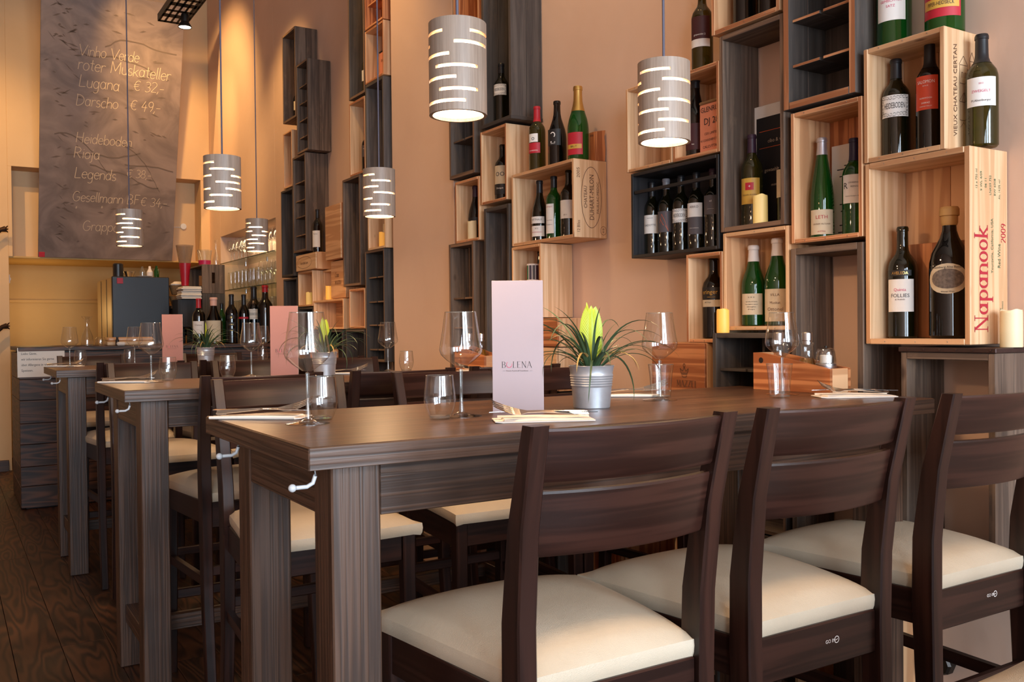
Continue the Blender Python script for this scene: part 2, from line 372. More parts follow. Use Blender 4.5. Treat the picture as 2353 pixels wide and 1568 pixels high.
# ------------------------------------------------------------------ lettering
_tc = {}
def bfont(s):
    if s in _tc: return _tc[s]
    cu = bpy.data.curves.new('lettering', 'FONT'); cu.body = s; cu.size = 1; cu.resolution_u = 2
    ob = bpy.data.objects.new('lettering', cu); me = bpy.data.meshes.new_from_object(ob)
    vs = [(v.co.x/.7, v.co.y/.7) for v in me.vertices]; fs = [list(p.vertices) for p in me.polygons]
    bpy.data.objects.remove(ob); bpy.data.curves.remove(cu); bpy.data.meshes.remove(me)
    w = max([v[0] for v in vs]) if vs else 0
    _tc[s] = (vs, fs, w); return _tc[s]
def arc(cx, cy, rx, ry, a0, a1, n=10): return [(cx+rx*math.cos(R_(a0+(a1-a0)*k/n)), cy+ry*math.sin(R_(a0+(a1-a0)*k/n))) for k in range(n+1)]
G = {  # single-stroke alphabet: width, strokes
 'V': (.75, [[(0, 1), (.35, 0)], [(.35, 0), (.72, 1)]]), 'i': (.2, [[(.1, .6), (.1, 0)], [(.08, .8), (.12, .84)]]),
 'n': (.5, [[(.05, .6), (.05, 0)], [(.05, .42)]+arc(.25, .38, .18, .2, 160, 0)+[(.43, 0)]]),
 'h': (.5, [[(.05, 1), (.05, 0)], [(.05, .42)]+arc(.25, .38, .18, .2, 160, 0)+[(.43, 0)]]),
 'o': (.55, [arc(.26, .3, .22, .3, 90, 450, 16)]), 'e': (.5, [[(.04, .32), (.44, .34)]+arc(.25, .3, .21, .3, 8, 320, 14)]),
 'r': (.38, [[(.05, .6), (.05, 0)], [(.05, .4)]+arc(.24, .38, .18, .2, 160, 50, 5)]),
 'd': (.55, [arc(.24, .3, .2, .3, 20, 340, 14), [(.46, 1), (.46, 0)]]), 't': (.36, [[(.16, .9), (.16, .1), (.3, .0)], [(0, .6), (.32, .6)]]),
 'M': (.9, [[(.08, 0), (.1, 1)], [(.1, 1), (.42, .2)], [(.42, .2), (.76, 1)], [(.76, 1), (.8, 0)]]),
 'u': (.52, [[(.05, .6)]+arc(.24, .2, .18, .2, 180, 340, 8), [(.43, .6), (.43, 0)]]),
 's': (.42, [arc(.2, .45, .15, .15, 40, 250, 8)+arc(.2, .15, .17, .15, 80, -150, 8)]),
 'k': (.48, [[(.05, 1), (.05, 0)], [(.4, .6), (.06, .26)], [(.16, .34), (.42, 0)]]),
 'a': (.55, [arc(.24, .3, .2, .3, 20, 340, 14), [(.44, .6), (.44, .06), (.5, 0)]]), 'l': (.2, [[(.08, 1), (.08, .06), (.16, 0)]]),
 'L': (.6, [[(.08, 1), (.06, 0)], [(.06, 0), (.54, .03)]]), 'g': (.55, [arc(.24, .3, .2, .3, 20, 340, 14), [(.45, .6), (.45, -.2)]+arc(.25, -.2, .2, .18, 0, -140, 6)]),
 'D': (.75, [[(.08, 1), (.08, 0)], [(.0, 1)]+arc(.1, .5, .56, .5, 90, -90, 12)]), 'c': (.48, [arc(.26, .3, .22, .3, 50, 310, 12)]),
 '\u20ac': (.7, [arc(.4, .5, .3, .48, 50, 310, 14), [(.0, .58), (.5, .6)], [(.0, .4), (.46, .42)]]),
 '3': (.6, [arc(.26, .74, .24, .25, 140, -90, 10)+arc(.26, .25, .27, .25, 90, -140, 10)]), '2': (.6, [arc(.27, .72, .24, .27, 150, -20, 8)+[(.04, 0), (.54, 0)]]),
 ',': (.2, [[(.12, .1), (.02, -.16)]]), '-': (.5, [[(.04, .38), (.44, .4)]]), '4': (.62, [[(.34, 1), (.04, .36), (.56, .38)], [(.4, .66), (.36, -.06)]]),
 '9': (.58, [arc(.27, .7, .22, .28, 0, 360, 14)+[(.46, .3), (.3, 0)]]), 'H': (.75, [[(.08, 1), (.08, 0)], [(.62, 1), (.62, 0)], [(.08, .52), (.62, .52)]]),
 'b': (.55, [[(.06, 1), (.06, 0)], arc(.28, .3, .21, .3, 160, -160, 14)]), 'R': (.72, [[(.08, 1), (.08, 0)], [(.04, 1)]+arc(.26, .75, .3, .25, 90, -90, 10)+[(.1, .5)], [(.24, .5), (.6, 0)]]),
 'j': (.25, [[(.14, .6), (.14, -.2)]+arc(.0, -.2, .14, .14, 0, -110, 5), [(.12, .8), (.16, .84)]]), '8': (.6, [arc(.28, .75, .2, .24, -90, 270, 14)+arc(.28, .26, .25, .26, 90, -270, 14)]),
 'G': (.8, [arc(.4, .5, .34, .5, 50, 330, 14)+[(.7, .42)], [(.42, .44), (.74, .44)]]), 'm': (.78, [[(.05, .6), (.05, 0)], [(.05, .42)]+arc(.21, .4, .15, .18, 160, 0, 7)+[(.36, 0)], [(.36, .42)]+arc(.53, .4, .16, .18, 160, 0, 7)+[(.69, 0)]]),
 'B': (.7, [[(.08, 1), (.08, 0)], [(.04, 1)]+arc(.26, .76, .26, .24, 90, -90, 10)+[(.1, .52)], [(.26, .52)]+arc(.28, .26, .32, .26, 90, -90, 10)+[(.04, 0)]]),
 'F': (.6, [[(.08, 1), (.08, 0)], [(.08, 1), (.54, 1)], [(.08, .54), (.44, .54)]]), 'p': (.55, [[(.06, .6), (.06, -.36)], arc(.28, .3, .21, .3, 160, -160, 14)]),
 'N': (.8, [[(.1, 1), (.1, 0)], [(.1, 1), (.68, 0)], [(.68, 1), (.68, 0)]]), '0': (.6, [arc(.28, .5, .24, .5, 90, 450, 18)]), 'O': (.85, [arc(.4, .5, .36, .5, 90, 450, 20)]),
 'E': (.66, [[(.1, 1), (.1, 0)], [(.1, 1), (.56, 1)], [(.1, .52), (.46, .52)], [(.1, 0), (.6, 0)]]), 'A': (.78, [[(.38, 1), (.04, 0)], [(.38, 1), (.72, 0)], [(.16, .36), (.6, .36)]]),
 'Z': (.7, [[(.08, 1), (.6, 1)], [(.6, 1), (.06, 0)], [(.06, 0), (.62, 0)]]), 'I': (.3, [[(.14, 1), (.14, 0)]]),
 'C': (.8, [arc(.4, .5, .34, .5, 50, 310, 14)]), '*': (.5, [[(.05, .3), (.45, .34)], [(.15, .05), (.36, .6)], [(.36, .06), (.14, .58)]]), ' ': (.36, []), 'P': (.66, [[(.08, 1), (.08, 0)], [(.04, 1)]+arc(.26, .74, .3, .26, 90, -90, 10)+[(.1, .48)]]),
}
def strokes(s, th=.07, serif=False, slant=0, jit=0):
    vs = []; fs = []; x = 0; rnd = random.Random(sum(map(ord, s)))
    def quad(a, b, t0, t1):
        dx, dy = b[0]-a[0], b[1]-a[1]; l = math.hypot(dx, dy) or 1; nx, ny = -dy/l, dx/l; n = len(vs)
        vs.extend([(a[0]+nx*t0, a[1]+ny*t0), (a[0]-nx*t0, a[1]-ny*t0), (b[0]-nx*t1, b[1]-ny*t1), (b[0]+nx*t1, b[1]+ny*t1)]); fs.append([n, n+1, n+2, n+3])
    for ch in s:
        w, st = G[ch]; yo = rnd.uniform(-jit, jit)
        for pts in st:
            p = [(x+q[0]+slant*q[1], q[1]+yo) for q in pts]
            for a, b in zip(p, p[1:]):
                if serif:
                    l = math.hypot(b[0]-a[0], b[1]-a[1]) or 1; vert = abs(b[1]-a[1])/l; t = th*(.28+.72*vert**1.5)
                    if ch in 'NA' and pts[0][0] != pts[-1][0] and len(pts) == 2 and ((ch == 'A') and b[0] < a[0]): t = th*.35
                    if ch == 'N' and pts[0][0] == pts[-1][0]: t = th*.4
                    if ch == 'M' and (b[1] > a[1] or pts[0][0] < .1): t = th*.4
                    if ch == 'Z': t = th*(.9 if vert > .5 else .35)
                    if ch == 'V' and b[1] > a[1]: t = th*.4
                else: t = th
                quad(a, b, t, t)
            if serif and len(pts) == 2 or (serif and pts[0][0] == pts[1][0]):
                for q in (pts[0], pts[-1]):
                    if abs(q[1]-round(q[1])) < .01 or abs(q[1]-.6) < .01 or q[1] < -.3:
                        if abs(pts[0][1]-pts[1][1]) > .3: quad((x+q[0]-th*2.1, q[1]), (x+q[0]+th*2.1, q[1]), th*.28, th*.28)
        x += w*(1.12 if serif else 1.0)
    # reverse faces where needed is irrelevant (two-sided)
    return vs, fs, x
def decal(name, geo, mat, parent, org, U, V, size, align='c', off=.0006, cyl=None, wmax=None, shear=0):
    vs, fs, w = geo
    if not vs: return None
    k = size
    sx = size if wmax is None else min(size, wmax/max(w, 1e-6))
    x0 = -w/2 if align == 'c' else 0
    mb = MB(); P = []
    U = Vector(U); V = Vector(V); Nn = U.cross(V)
    off0 = off
    for vi_, (x, y) in enumerate(vs):
        off = off0+((vi_//4) % 11)*2.5e-5
        a = (x+x0)*sx+y*shear*k; b = (y-.5)*k if align == 'c' else y*k
        if cyl:
            cx, cy, r, a0 = cyl; t = a0+a/r; P.append((cx+(r+off)*math.cos(t), cy+(r+off)*math.sin(t), org[2]+b))
        else: P.append(Vector(org)+U*a+V*b+Nn*off)
    mb.add(P, fs); return mb.build(name, mat, parent)

# ================================================================== THE ROOM
XW = 2.34
fl = MB().box((-2.4, -3.7, -.08), (2.6, 10.7, -.022), 'y').build('floor', plain('subfloor', (24, 16, 12), .8)); struct(fl)
y_st = -1.85
for c in range(29):
    x = -2.35+c*.171; y = -3.6-random.random()*1.6
    while y < 10.6:
        ln = random.uniform(1.6, 3.0); a = max(y, -3.55); b = min(y+ln, 10.62)
        if b-a > .1:
            cx, cy = x+.0855, (a+b)/2; dz = random.uniform(-.0012, 0)
            MB().box((-.0845, -(b-a)/2+.0012, -.02), (.0845, (b-a)/2-.0012, dz), 'y', .0012).build('plank', FLOORW, fl, (cx, cy, 0))
        y += ln
def wallbox(name, boxes, mat, g='z'):
    mb = MB()
    for lo, hi in boxes: mb.box(lo, hi, g, .002)
    return struct(mb.build(name, mat))
wallbox('wall_right', [((XW, -3.7, 0), (2.75, 7.44, 4.8)), ((XW, 7.44, 0), (2.75, 9.2, 1.12)), ((XW, 7.44, 2.19), (2.75, 9.2, 4.8)), ((XW+.26, 7.44, 1.12), (2.75, 9.2, 2.19)), ((XW, 9.2, 0), (2.75, 10.7, 4.8))], WALLM)
wallbox('wall_right_pier', [((2.205, 4.1, 0), (XW, 4.84, 4.8))], WALLM)
wallbox('wall_back', [((-2.4, 9.6, 0), (.527, 9.9, 4.8)), ((.527, 9.6, 2.80), (XW, 9.95, 4.8)), ((2.25, 9.6, 1.975), (XW, 9.95, 2.80)), ((.527, 9.86, 1.975), (2.25, 9.95, 2.80)), ((.527, 9.6, 1.97), (.56, 9.9, 2.8))], WALLB)
wallbox('wall_kitchen', [((.3, 10.6, 0), (2.7, 10.7, 2.1)), ((.44, 9.9, 0), (.527, 10.6, 2.0)), ((.44, 9.62, 1.96), (2.34, 10.6, 1.975))], KITM)
struct(MB().box((.53, 10.57, 1.575), (2.33, 10.6, 1.605), 'x').build('trim_1', KITM))
wallbox('ceiling', [((-2.4, -3.7, 4.8), (2.75, 10.7, 4.9))], CEILM)
wallbox('wall_left', [((-2.55, -3.7, 0), (-2.36, 10.7, 4.8))], WALLM)
segs = [((-2.4, -3.8, 0), (2.75, -3.56, .75)), ((-2.4, -3.8, 2.95), (2.75, -3.56, 4.8))]
for a, b in ((-2.4, -2.1), (-.9, -.35), (.85, 1.15), (2.35, 2.75)): segs.append(((a, -3.8, .75), (b, -3.56, 2.95)))
wallbox('wall_front', segs, WALLM)
for k, x in enumerate((-1.5, .25, 1.75)):
    mb = MB()
    for lo, hi in (((-.6, -.03, .75), (-.54, .03, 2.95)), ((.54, -.03, .75), (.6, .03, 2.95)), ((-.6, -.03, .75), (.6, .03, .81)), ((-.6, -.03, 2.89), (.6, .03, 2.95)), ((-.03, -.03, .75), (.03, .03, 2.95)), ((-.6, -.03, 2.2), (.6, .03, 2.25))): mb.box(lo, hi)
    struct(mb.build('window_%d' % (k+1), CHAIRW, None, (x, -3.36, 0)))
struct(MB().box((-2.3, 9.565, 0), (.5, 9.6, .1), 'x').build('baseboard_back', OAK))

# ================================================================== CHALKBOARD
bo = Vector((.766, 9.58, 1.97)); bv = Vector((0, -.71, 2.28)).normalized(); bn = Vector((1, 0, 0)).cross(bv)
board = thing('chalkboard', 'tall grey chalkboard leaning out over the bar with a chalked wine list', 'chalkboard', bo)
BL = 2.42
def bx(u, v, w): return Vector((u, 0, 0))+bv*v+bn*w
MB().box((0, 0, -.02), (1.193, BL, 0), 'y', .002, fn=lambda p: bx(p.x, p.y, p.z)).build('panel', SLATE, board)
for txt, u, v, w, h in (('Vinho Verde', .303, 1.86, .51, .105), ('roter Muskateller', .298, 1.735, .81, .115), ('Lugana', .309, 1.585, .37, .114), ('\u20ac 32,-', .77, 1.61, .32, .10),
        ('Darscho', .287, 1.42, .42, .108), ('\u20ac 49,-', .746, 1.43, .29, .10), ('Heideboden', .293, 1.085, .56, .102), ('Rioja', .278, .945, .30, .107), ('Legends', .289, .76, .44, .108),
        ('\u20ac 38,-', .738, .80, .31, .082), ('Gesellmann BF', .274, .545, .59, .10), ('\u20ac 34,-', .871, .535, .26, .09), ('*', .30, .47, .05, .05), ('*', .52, .485, .05, .05), ('*', .74, .485, .05, .05), ('Grappa', .365, .27, .38, .104)):
    decal('chalk_writing', strokes(txt, .027, False, .12, .03), CHALK, board, bx(u, v, 0), (1, 0, 0), bv, h*.92, 'l', .0015, wmax=w)
mb = MB(); rl = random.Random(4)
for k in range(120):      # painted leaf sprays in the board's ground
    side = rl.random(); u = rl.gauss(.16, .06) if side < .55 else rl.uniform(.1, 1.1); v = rl.uniform(.15, 2.3); a = rl.uniform(-.9, .6) if side < .55 else rl.uniform(-.4, .3); l = rl.uniform(.03, .11)
    pts = [(u, v), (u+l*.5*math.cos(a)+.008*math.sin(a), v+l*.5*math.sin(a)+.010), (u+l*math.cos(a), v+l*math.sin(a)), (u+l*.5*math.cos(a), v+l*.5*math.sin(a)-.007)]
    mb.add([bx(max(.01, min(1.18, p[0])), p[1], .0008) for p in pts], [[0, 1, 2, 3]])
for k in range(7):
    pts = []; u = .12+.1*k; v = .4+rl.random()*1.7; a = rl.uniform(-.5, .5)
    for i in range(14): pts.append(bx(min(1.16, max(.02, u)), min(2.38, max(.02, v)), .001)); u += .05*math.cos(a); v += .05*math.sin(a); a += rl.uniform(-.35, .35)
    for p, q in zip(pts, pts[1:]):
        n = bv*.006; mb.add([p-n, q-n, q+n, p+n], [[0, 1, 2, 3]])
o = mb.build('painted_vines', LEAFPT, board)
o = MB().box((.005, .002, 0), (.055, .05, .004), 'y', fn=lambda p: bx(p.x, p.y, p.z)).build('red_sticker', LR, board)
# ================================================================== CEILING TRAY AND SPOT
tray = thing('cable_tray', 'dark perforated metal cable tray hanging at the top left', 'cable tray', (1.12, 5.4, 2.99))
W_ = .15
mb = MB()
for k in range(44):                 # perforated floor of the tray: rungs and runners with holes between
    y = -k*.1
    mb.box((-W_/2, y-.052, 0), (W_/2, y, .002)) if k % 1 == 0 and k % 2 else mb.box((-W_/2, y-.03, 0), (W_/2, y, .002))
for x in (-.075, -.045, -.012, .02, .05, .068): mb.box((x, -4.4, 0), (x+.012, 0, .0025))
mb.build('perforated_base', BLKM, tray)
for x in (-W_/2, W_/2-.003): MB().box((x, -4.4, 0), (x+.003, 0, .04)).build('side_rail', BLKM, tray)
for y in (-.9, -2.6, -4.2): MB().tube([(0, y, .003), (0, y, 1.81)], .004).build('hanger_rod', BLKM, tray)
sp = thing('track_spotlight', 'small black spotlight with a glowing lens under the cable tray', 'spotlight', (1.148, 5.2, 2.915))
MB().lathe([(0, .072), (.018, .072), (.021, .06), (.021, .03), (.036, .004), (.0365, 0), (.033, 0), (.03, .006), (0, .006)], 24).build('lamp_head', BLKM, sp)
MB().lathe([(0, .002), (.031, .002), (.031, .004), (0, .005)], 20).build('lens', BULB2, sp)
# ================================================================== KITCHEN, FRIDGE, COUNTER
fr = thing('refrigerator', 'tall refrigerator with black front and beige steel side behind the bar', 'refrigerator', (1.51, 9.15, 0))
MB().box((-.24, -.40, .02), (.24, .45, 1.75), bev=.01).build('cabinet', FRSS, fr)
MB().box((-.24, -.45, .03), (.24, -.405, 1.755), bev=.006).build('door', FRBL, fr)
MB().box((-.2, -.462, 1.69), (-.15, -.451, 1.74)).build('red_sticker', LR, fr)
for y in (-.15, .18): MB().box((-.243, y, .05), (-.239, y+.02, 1.74)).build('side_seam', BLKM, fr)
# objects on top of the fridge
def jar_like(name, label, cat, loc, prof, mat, group=None, n=20):
    t = MB().lathe(prof, n).build(name, mat, None, loc); return tag(t, label, cat, group)
jar_like('black_canister', 'black canister at the left on top of the refrigerator', 'canister', (1.36, 8.95, 1.756), [(0, 0), (.045, 0), (.045, .12), (.03, .13), (0, .13)], CAPK)
jar_like('steel_bowl', 'small steel bowl on the refrigerator between canister and bottles', 'bowl', (1.46, 8.98, 1.756), [(0, 0), (.03, 0), (.055, .06), (.052, .06), (.028, .004), (0, .004)], STEEL)
jar_like('white_plate', 'flat white plate lying on the refrigerator', 'plate', (1.56, 8.83, 1.756), [(0, 0), (.04, 0), (.075, .012), (.072, .013), (.04, .003), (0, .003)], LW)
jar_like('clear_squeeze_bottle', 'clear small bottle on the refrigerator top', 'bottle', (1.575, 9.0, 1.756), [(0, 0), (.025, 0), (.028, .06), (.012, .09), (.01, .11), (0, .11)], GLASST)
jar_like('cream_squeeze_bottle', 'cream-coloured small bottle on the refrigerator top', 'bottle', (1.64, 9.0, 1.756), [(0, 0), (.026, 0), (.028, .06), (.012, .09), (.01, .115), (0, .115)], CAPW)
jar_like('green_spray_bottle', 'dark green small bottle at the right on the refrigerator top', 'bottle', (1.70, 9.0, 1.756), [(0, 0), (.022, 0), (.024, .07), (.012, .1), (.01, .12), (0, .12)], BOTG)
# counter with plank cladding
ct = thing('bar_counter', 'dark wooden bar counter clad in wide horizontal larch boards', 'bar counter', (1.39, 7.38, 0))
MB().box((-.935, .0, 1.13), (.945, .9, 1.16), 'x', .003).build('countertop', COUNTW, ct)
MB().box((-.90, .04, 0), (.94, .86, 1.128), 'z').build('carcass', BLACKW, ct)
zz = .01
for h in (.155, .14, .16, .15, .165, .15, .19):
    MB().box((-.932, .012, zz), (.945, .038, zz+h-.003), 'x', .002).build('front_board', COUNTW, ct)
    MB().box((-.932, .040, zz), (-.905, .86, zz+h-.003), 'y', .002).build('end_board', COUNTW, ct); zz += h
sg = thing('allergen_notice', 'white paper notice in German taped to the left end of the bar counter', 'notice', (.60, 7.386, 1.05))
MB().box((-.152, 0, -.105), (.152, .001, .105), bev=.0002).build('sheet', PAPER, sg)
for k, (t, w) in enumerate((('Liebe G\u00e4ste,', .10), ('wir informieren Sie gerne', .21), ('\u00fcber Allergene in unseren', .21), ('Speisen.', .075))):
    decal('lettering', bfont(t), INK, sg, (-.128, -.0004, .055-k*.04), (1, 0, 0), (0, 0, 1), .017, 'l', wmax=w)
# on the counter: carafe, trays
def lathe_thing(name, label, cat, loc, parts, group=None):
    t = thing(name, label, cat, loc, 0, group)
    for (pn, prof, mat, n) in parts: MB().lathe(prof, n).build(pn, mat, t)
    return t
lathe_thing('glass_carafe', 'clear glass carafe with flared neck on the bar counter', 'carafe', (.93, 7.6, 1.16), [('body', [(0, .002), (.040, .0), (.043, .02), (.040, .07), (.018, .13), (.015, .16), (.022, .2), (.04, .222)], GLASS, 28), ('base', [(0, .001), (.038, .001), (.038, .008), (0, .008)], GLASST, 24)])
lathe_thing('clear_jar', 'low clear glass jar beside the carafe on the bar counter', 'jar', (1.02, 7.58, 1.16), [('body', [(0, .003), (.035, 0), (.04, .02), (.036, .05), (.025, .065)], GLASS, 24)])
tr = thing('bread_tray', 'long low tray covered in clear wrap on the bar counter', 'tray', (1.23, 7.62, 1.16))
MB().box((-.17, -.08, 0), (.17, .08, .03), 'x', .006).build('tray_base', plain('tray_cream', (226, 186, 138), .4), tr)
MB().box((-.165, -.075, .031), (.165, .075, .062), 'x', .014).build('wrapped_stack', plain('wrapped_bread', (222, 168, 118), .3, coat=.6, bump=.8, nscale=25), tr)
lathe_thing('small_dark_bottle', 'tiny dark bottle in front of the wrapped tray on the bar', 'bottle', (1.12, 7.46, 1.16), [('body', [(0, 0), (.013, 0), (.013, .04), (.008, .05), (.008, .065), (0, .065)], CAPK, 14)])
tag(MB().box((-.03, -.02, 0), (.03, .02, .028), bev=.012).build('crumpled_napkin', PAPER, None, (1.14, 7.42, 1.16)), 'small crumpled white napkin on the front edge of the bar', 'napkin')
# light switch, thermostat pull, hooks
sw = thing('wall_switch', 'small white switch on the kitchen recess edge', 'switch', (.532, 9.75, 1.77)); MB().box((-.004, -.03, -.04), (.01, .03, .04)).build('plate', LW, sw); MB().box((.01, -.012, -.012), (.018, .012, .012)).build('rocker', LW, sw)
th = thing('wall_dial', 'round white dial with a thin rail on the back wall right of the chalkboard', 'dial', (2.13, 9.858, 2.35)); MB().lathe([(0, 0), (.03, 0), (.03, -.015), (0, -.018)], 20, ax='y').build('dial', LW, th); MB().tube([(-.28, -.008, -.02), (-.03, -.008, -.01)], .004).build('rail', LW, th)
for k, (z, lb) in enumerate(((2.1, 'upper curled bronze coat hook on the far left wall'), (1.22, 'lower gnarled bronze coat hook on the far left wall'))):
    h = thing('coat_hook', lb, 'coat hook', (.38, 9.6, z)); mb = MB()
    mb.tube([(0, -.005, -.06), (.0, -.05, -.05), (.01, -.08, .0), (.04, -.09, .06), (.08, -.09, .10), (.12, -.09, .11)], [.03, .024, .02, .018, .02, .028], 10); mb.build('hook_arm', BRONZE, h)
    MB().lathe([(0, 0), (.05, 0), (.045, -.012), (0, -.02)], 16, ax='y').build('rosette', BRONZE, h)
    for a in range(4): MB().tube([(.11, -.09, .11), (.14, -.09+.03*math.cos(a*1.6), .11+.03*math.sin(a*1.6))], [.012, .004], 6).build('claw', BRONZE, h)
# back-bar: cabinet, crates, baskets, bucket
cb = thing('back_cabinet', 'dark low cabinet against the wall behind the bar', 'cabinet', (2.06, 9.0, 0)); MB().box((-.29, -.58, 0), (.27, .57, 1.0), bev=.004).build('carcass', BLACKW, cb); MB().box((-.30, -.6, 1.0), (.275, .59, 1.03), 'y').build('top_board', COUNTW, cb)
def barcrate(label, z0, z1, y0, y1, mat, x0=1.97, x1=2.17, hole=True):
    t = thing('wooden_crate', label, 'crate', ((x0+x1)/2, (y0+y1)/2, z0), 0, 'crates stacked behind the bar'); a = (x1-x0)/2; b = (y1-y0)/2; h = z1-z0; th = .014
    for s in (-1, 1):
        mb = MB(); y = s*b
        if hole:
            mb.box((-a, y-s*th, 0), (-.014, y, h), 'z'); mb.box((.014, y-s*th, 0), (a, y, h), 'z'); mb.box((-.014, y-s*th, 0), (.014, y, h*.35), 'z'); mb.box((-.014, y-s*th, h*.72), (.014, y, h), 'z')
        else: mb.box((-a, y-s*th, 0), (a, y, h), 'z')
        mb.build('end_board', mat, t)
    MB().box((-a, -b+th, 0), (a, b-th, th), 'y').build('bottom_board', mat, t); MB().box((-a, -b+th, h-th), (a, b-th, h), 'y').build('top_board', mat, t)
    MB().box((a-th, -b+th, th), (a, b-th, h-th), 'y').build('back_board', mat, t); return t
barcrate('grey wooden crate with a hand hole behind the bar, lowest of the stack', 1.031, 1.33, 8.4, 8.9, GREY); barcrate('mottled grey crate behind the bar, middle of the stack', 1.331, 1.60, 8.4, 8.9, GREYD)
barcrate('brown wooden crate with an oval hand hole, topmost of the stack behind the bar', 1.601, 1.86, 8.4, 8.9, BROWNW)
barcrate('dark crate further back behind the bar at the lowest level', 1.031, 1.30, 8.93, 9.45, GREYD, 1.95, 2.17); barcrate('dark crate further back behind the bar under the topmost one', 1.301, 1.56, 8.93, 9.45, GREYD, 1.95, 2.17)
t = thing('paper_stack', 'thick stack of white folded papers poking out behind the bar', 'paper stack', (1.885, 8.5, 1.55)); MB().box((-.12, -.06, -.25), (.08, .16, -.002), bev=.004).build('stand', BLACKW, t)
MB().box((-.12, -.07, -.52), (-.10, .16, -.25)).build('stand_leg', BLACKW, t); MB().box((.06, -.07, -.52), (.08, .16, -.25)).build('stand_leg', BLACKW, t)
for k in range(8): MB().box((-.09+random.uniform(-.01, .01), -.1+random.uniform(-.012, .012), .0008+k*.014), (.08, .1, .0125+k*.014), bev=.004).build('folded_sheet', PAPER, t)
bk = thing('ice_bucket', 'tall tapered ice bucket in clear plastic with a red lower half and band', 'ice bucket', (1.85, 8.52, 1.672))
MB().lathe([(0, 0), (.03, 0), (.05, .2)], 24).build('red_base', REDP, bk); MB().lathe([(.05, .2), (.075, .36), (.073, .36), (.05, .21)], 24).build('clear_rim', clear('smoky_plastic', (.8, .76, .72), (200, 170, 140), .3), bk)
rb = lathe_thing('ribboned_bucket', 'clear plastic bucket with a magenta band on top of the brown crate', 'bucket', (2.03, 8.55, 1.86), [('band', [(.05, 0), (.052, .0), (.055, .045), (.05, .045)], plain('magenta_band', (190, 30, 80), .4), 24), ('body', [(0, .002), (.048, .002), (.065, .14)], GLASST, 24)])
lathe_thing('bud_vase', 'slim clear glass vase on top of the brown crate', 'vase', (2.12, 8.5, 1.86), [('body', [(0, .002), (.025, 0), (.028, .05), (.010, .12), (.008, .2), (.014, .23)], GLASS, 20)])
for z, lb in ((1.50, 'round wicker bread basket, lower of two beside the refrigerator'), (1.60, 'wicker bread basket with a napkin, upper of two beside the refrigerator')):
    b = thing('bread_basket', lb, 'basket', (1.835, 8.76, z)); MB().lathe([(0, 0), (.05, 0), (.075, .085), (.07, .085), (.046, .006), (0, .006)], 24).build('wicker_bowl', WICK, b)
    if z > 1.55: MB().lathe([(0, .02), (.05, .05), (.066, .095), (.03, .12), (0, .105)], 9).build('napkin', PAPER, b)
st = thing('shelf_stand', 'narrow dark shelf stand under the bread baskets', 'shelf', (1.82, 8.75, 1.031)); MB().box((-.045, -.07, 0), (.06, .1, .439), bev=.004).build('upright', BLACKW, st); MB().box((-.05, -.1, .439), (.09, .12, .468), bev=.003).build('shelf_board', BROWNW, st)
lathe_thing('dark_glass_jar', 'round dark glass jar beside the bread baskets', 'jar', (1.88, 8.63, 1.552), [('body', [(0, 0), (.03, 0), (.04, .03), (.034, .06), (.02, .07), (0, .07)], BOTK, 20)]).location = (1.862, 8.67, 1.499)
# ================================================================== GLASS SHELVES IN THE NICHE
ns = []
for z, lb in ((1.918, 'top glass shelf in the wall niche behind the bar'), (1.65, 'middle glass shelf in the wall niche behind the bar'), (1.385, 'lowest glass shelf in the wall niche behind the bar')):
    t = thing('glass_shelf', lb, 'glass shelf', (2.455, 8.32, z)); MB().box((-.125, -.865, 0), (.125, .865, .008), bev=.001).build('pane', GLASSF, t)
    MB().box((-.1265, -.865, .0005), (-.1252, .865, .0075), bev=.0003).build('front_edge', plain('green_glass_edge', (50, 66, 54), .2), t)
    for y in (-.7, 0, .7): MB().lathe([(0, -.02), (.012, -.02), (.012, -.001), (0, -.001)], 12, c=(.08, y, 0)).build('bracket', STEEL, t)
    ns.append(z)
# ================================================================== GLASSWARE
WG = [(0, .0005), (.0435, .0), (.0435, .0012), (.02, .004), (.006, .010), (.0038, .03), (.0034, .085), (.0045, .098), (.011, .105), (.030, .119), (.0425, .131), (.0455, .141), (.0440, .152), (.0385, .185), (.0335, .2205), (.0330, .2212), (.0326, .2205), (.0376, .185), (.0431, .152), (.0446, .141)]
def wineglass():
    t = thing('wine_glass', None, 'wine glass'); 
    MB().lathe(WG[14:0:-1][:6]+[(.0455, .141), (.0425, .131), (.030, .119), (.011, .105), (0, .1035)] if False else [(0, .1045), (.011, .1055), (.030, .119), (.0425, .131), (.0455, .141), (.0440, .152), (.0385, .185), (.0335, .2212)], 40).build('bowl', GLASS, t)
    MB().lathe([(0, .1035), (.0045, .1), (.0036, .088), (.0034, .05), (.0038, .03), (.006, .010)], 16).build('stem', GLASST, t)
    MB().lathe([(.006, .010), (.02, .004), (.0435, .0012), (.0435, 0), (0, 0)], 36).build('foot', GLASS, t)
    MB().lathe([(.0331, .2208), (.0338, .2214), (.0333, .2221), (.0328, .2214), (.0331, .2208)], 36).build('rim', GLASST, t)
    return t
def tumbler(kind):
    t = thing('water_glass', None, 'water glass')
    if kind: pr = [(0, .002), (.021, .0), (.0225, .003), (.030, .022), (.0335, .038), (.0325, .055), (.0285, .09)]; rb = .021
    else: pr = [(0, .002), (.0245, .0), (.026, .004), (.0275, .03), (.030, .06), (.0335, .087)]; rb = .025
    MB().lathe(pr, 36).build('body', GLASS, t); r, z = pr[-1]
    MB().lathe([(0, .003), (rb-.001, .003), (rb, .007), (0, .0085)], 28).build('base', GLASST, t)
    MB().lathe([(r, z-.0006), (r+.0006, z), (r, z+.0007), (r-.0006, z), (r, z-.0006)], 36).build('rim', GLASST, t); return t
wg0 = wineglass(); tA = tumbler(1); tB = tumbler(0)
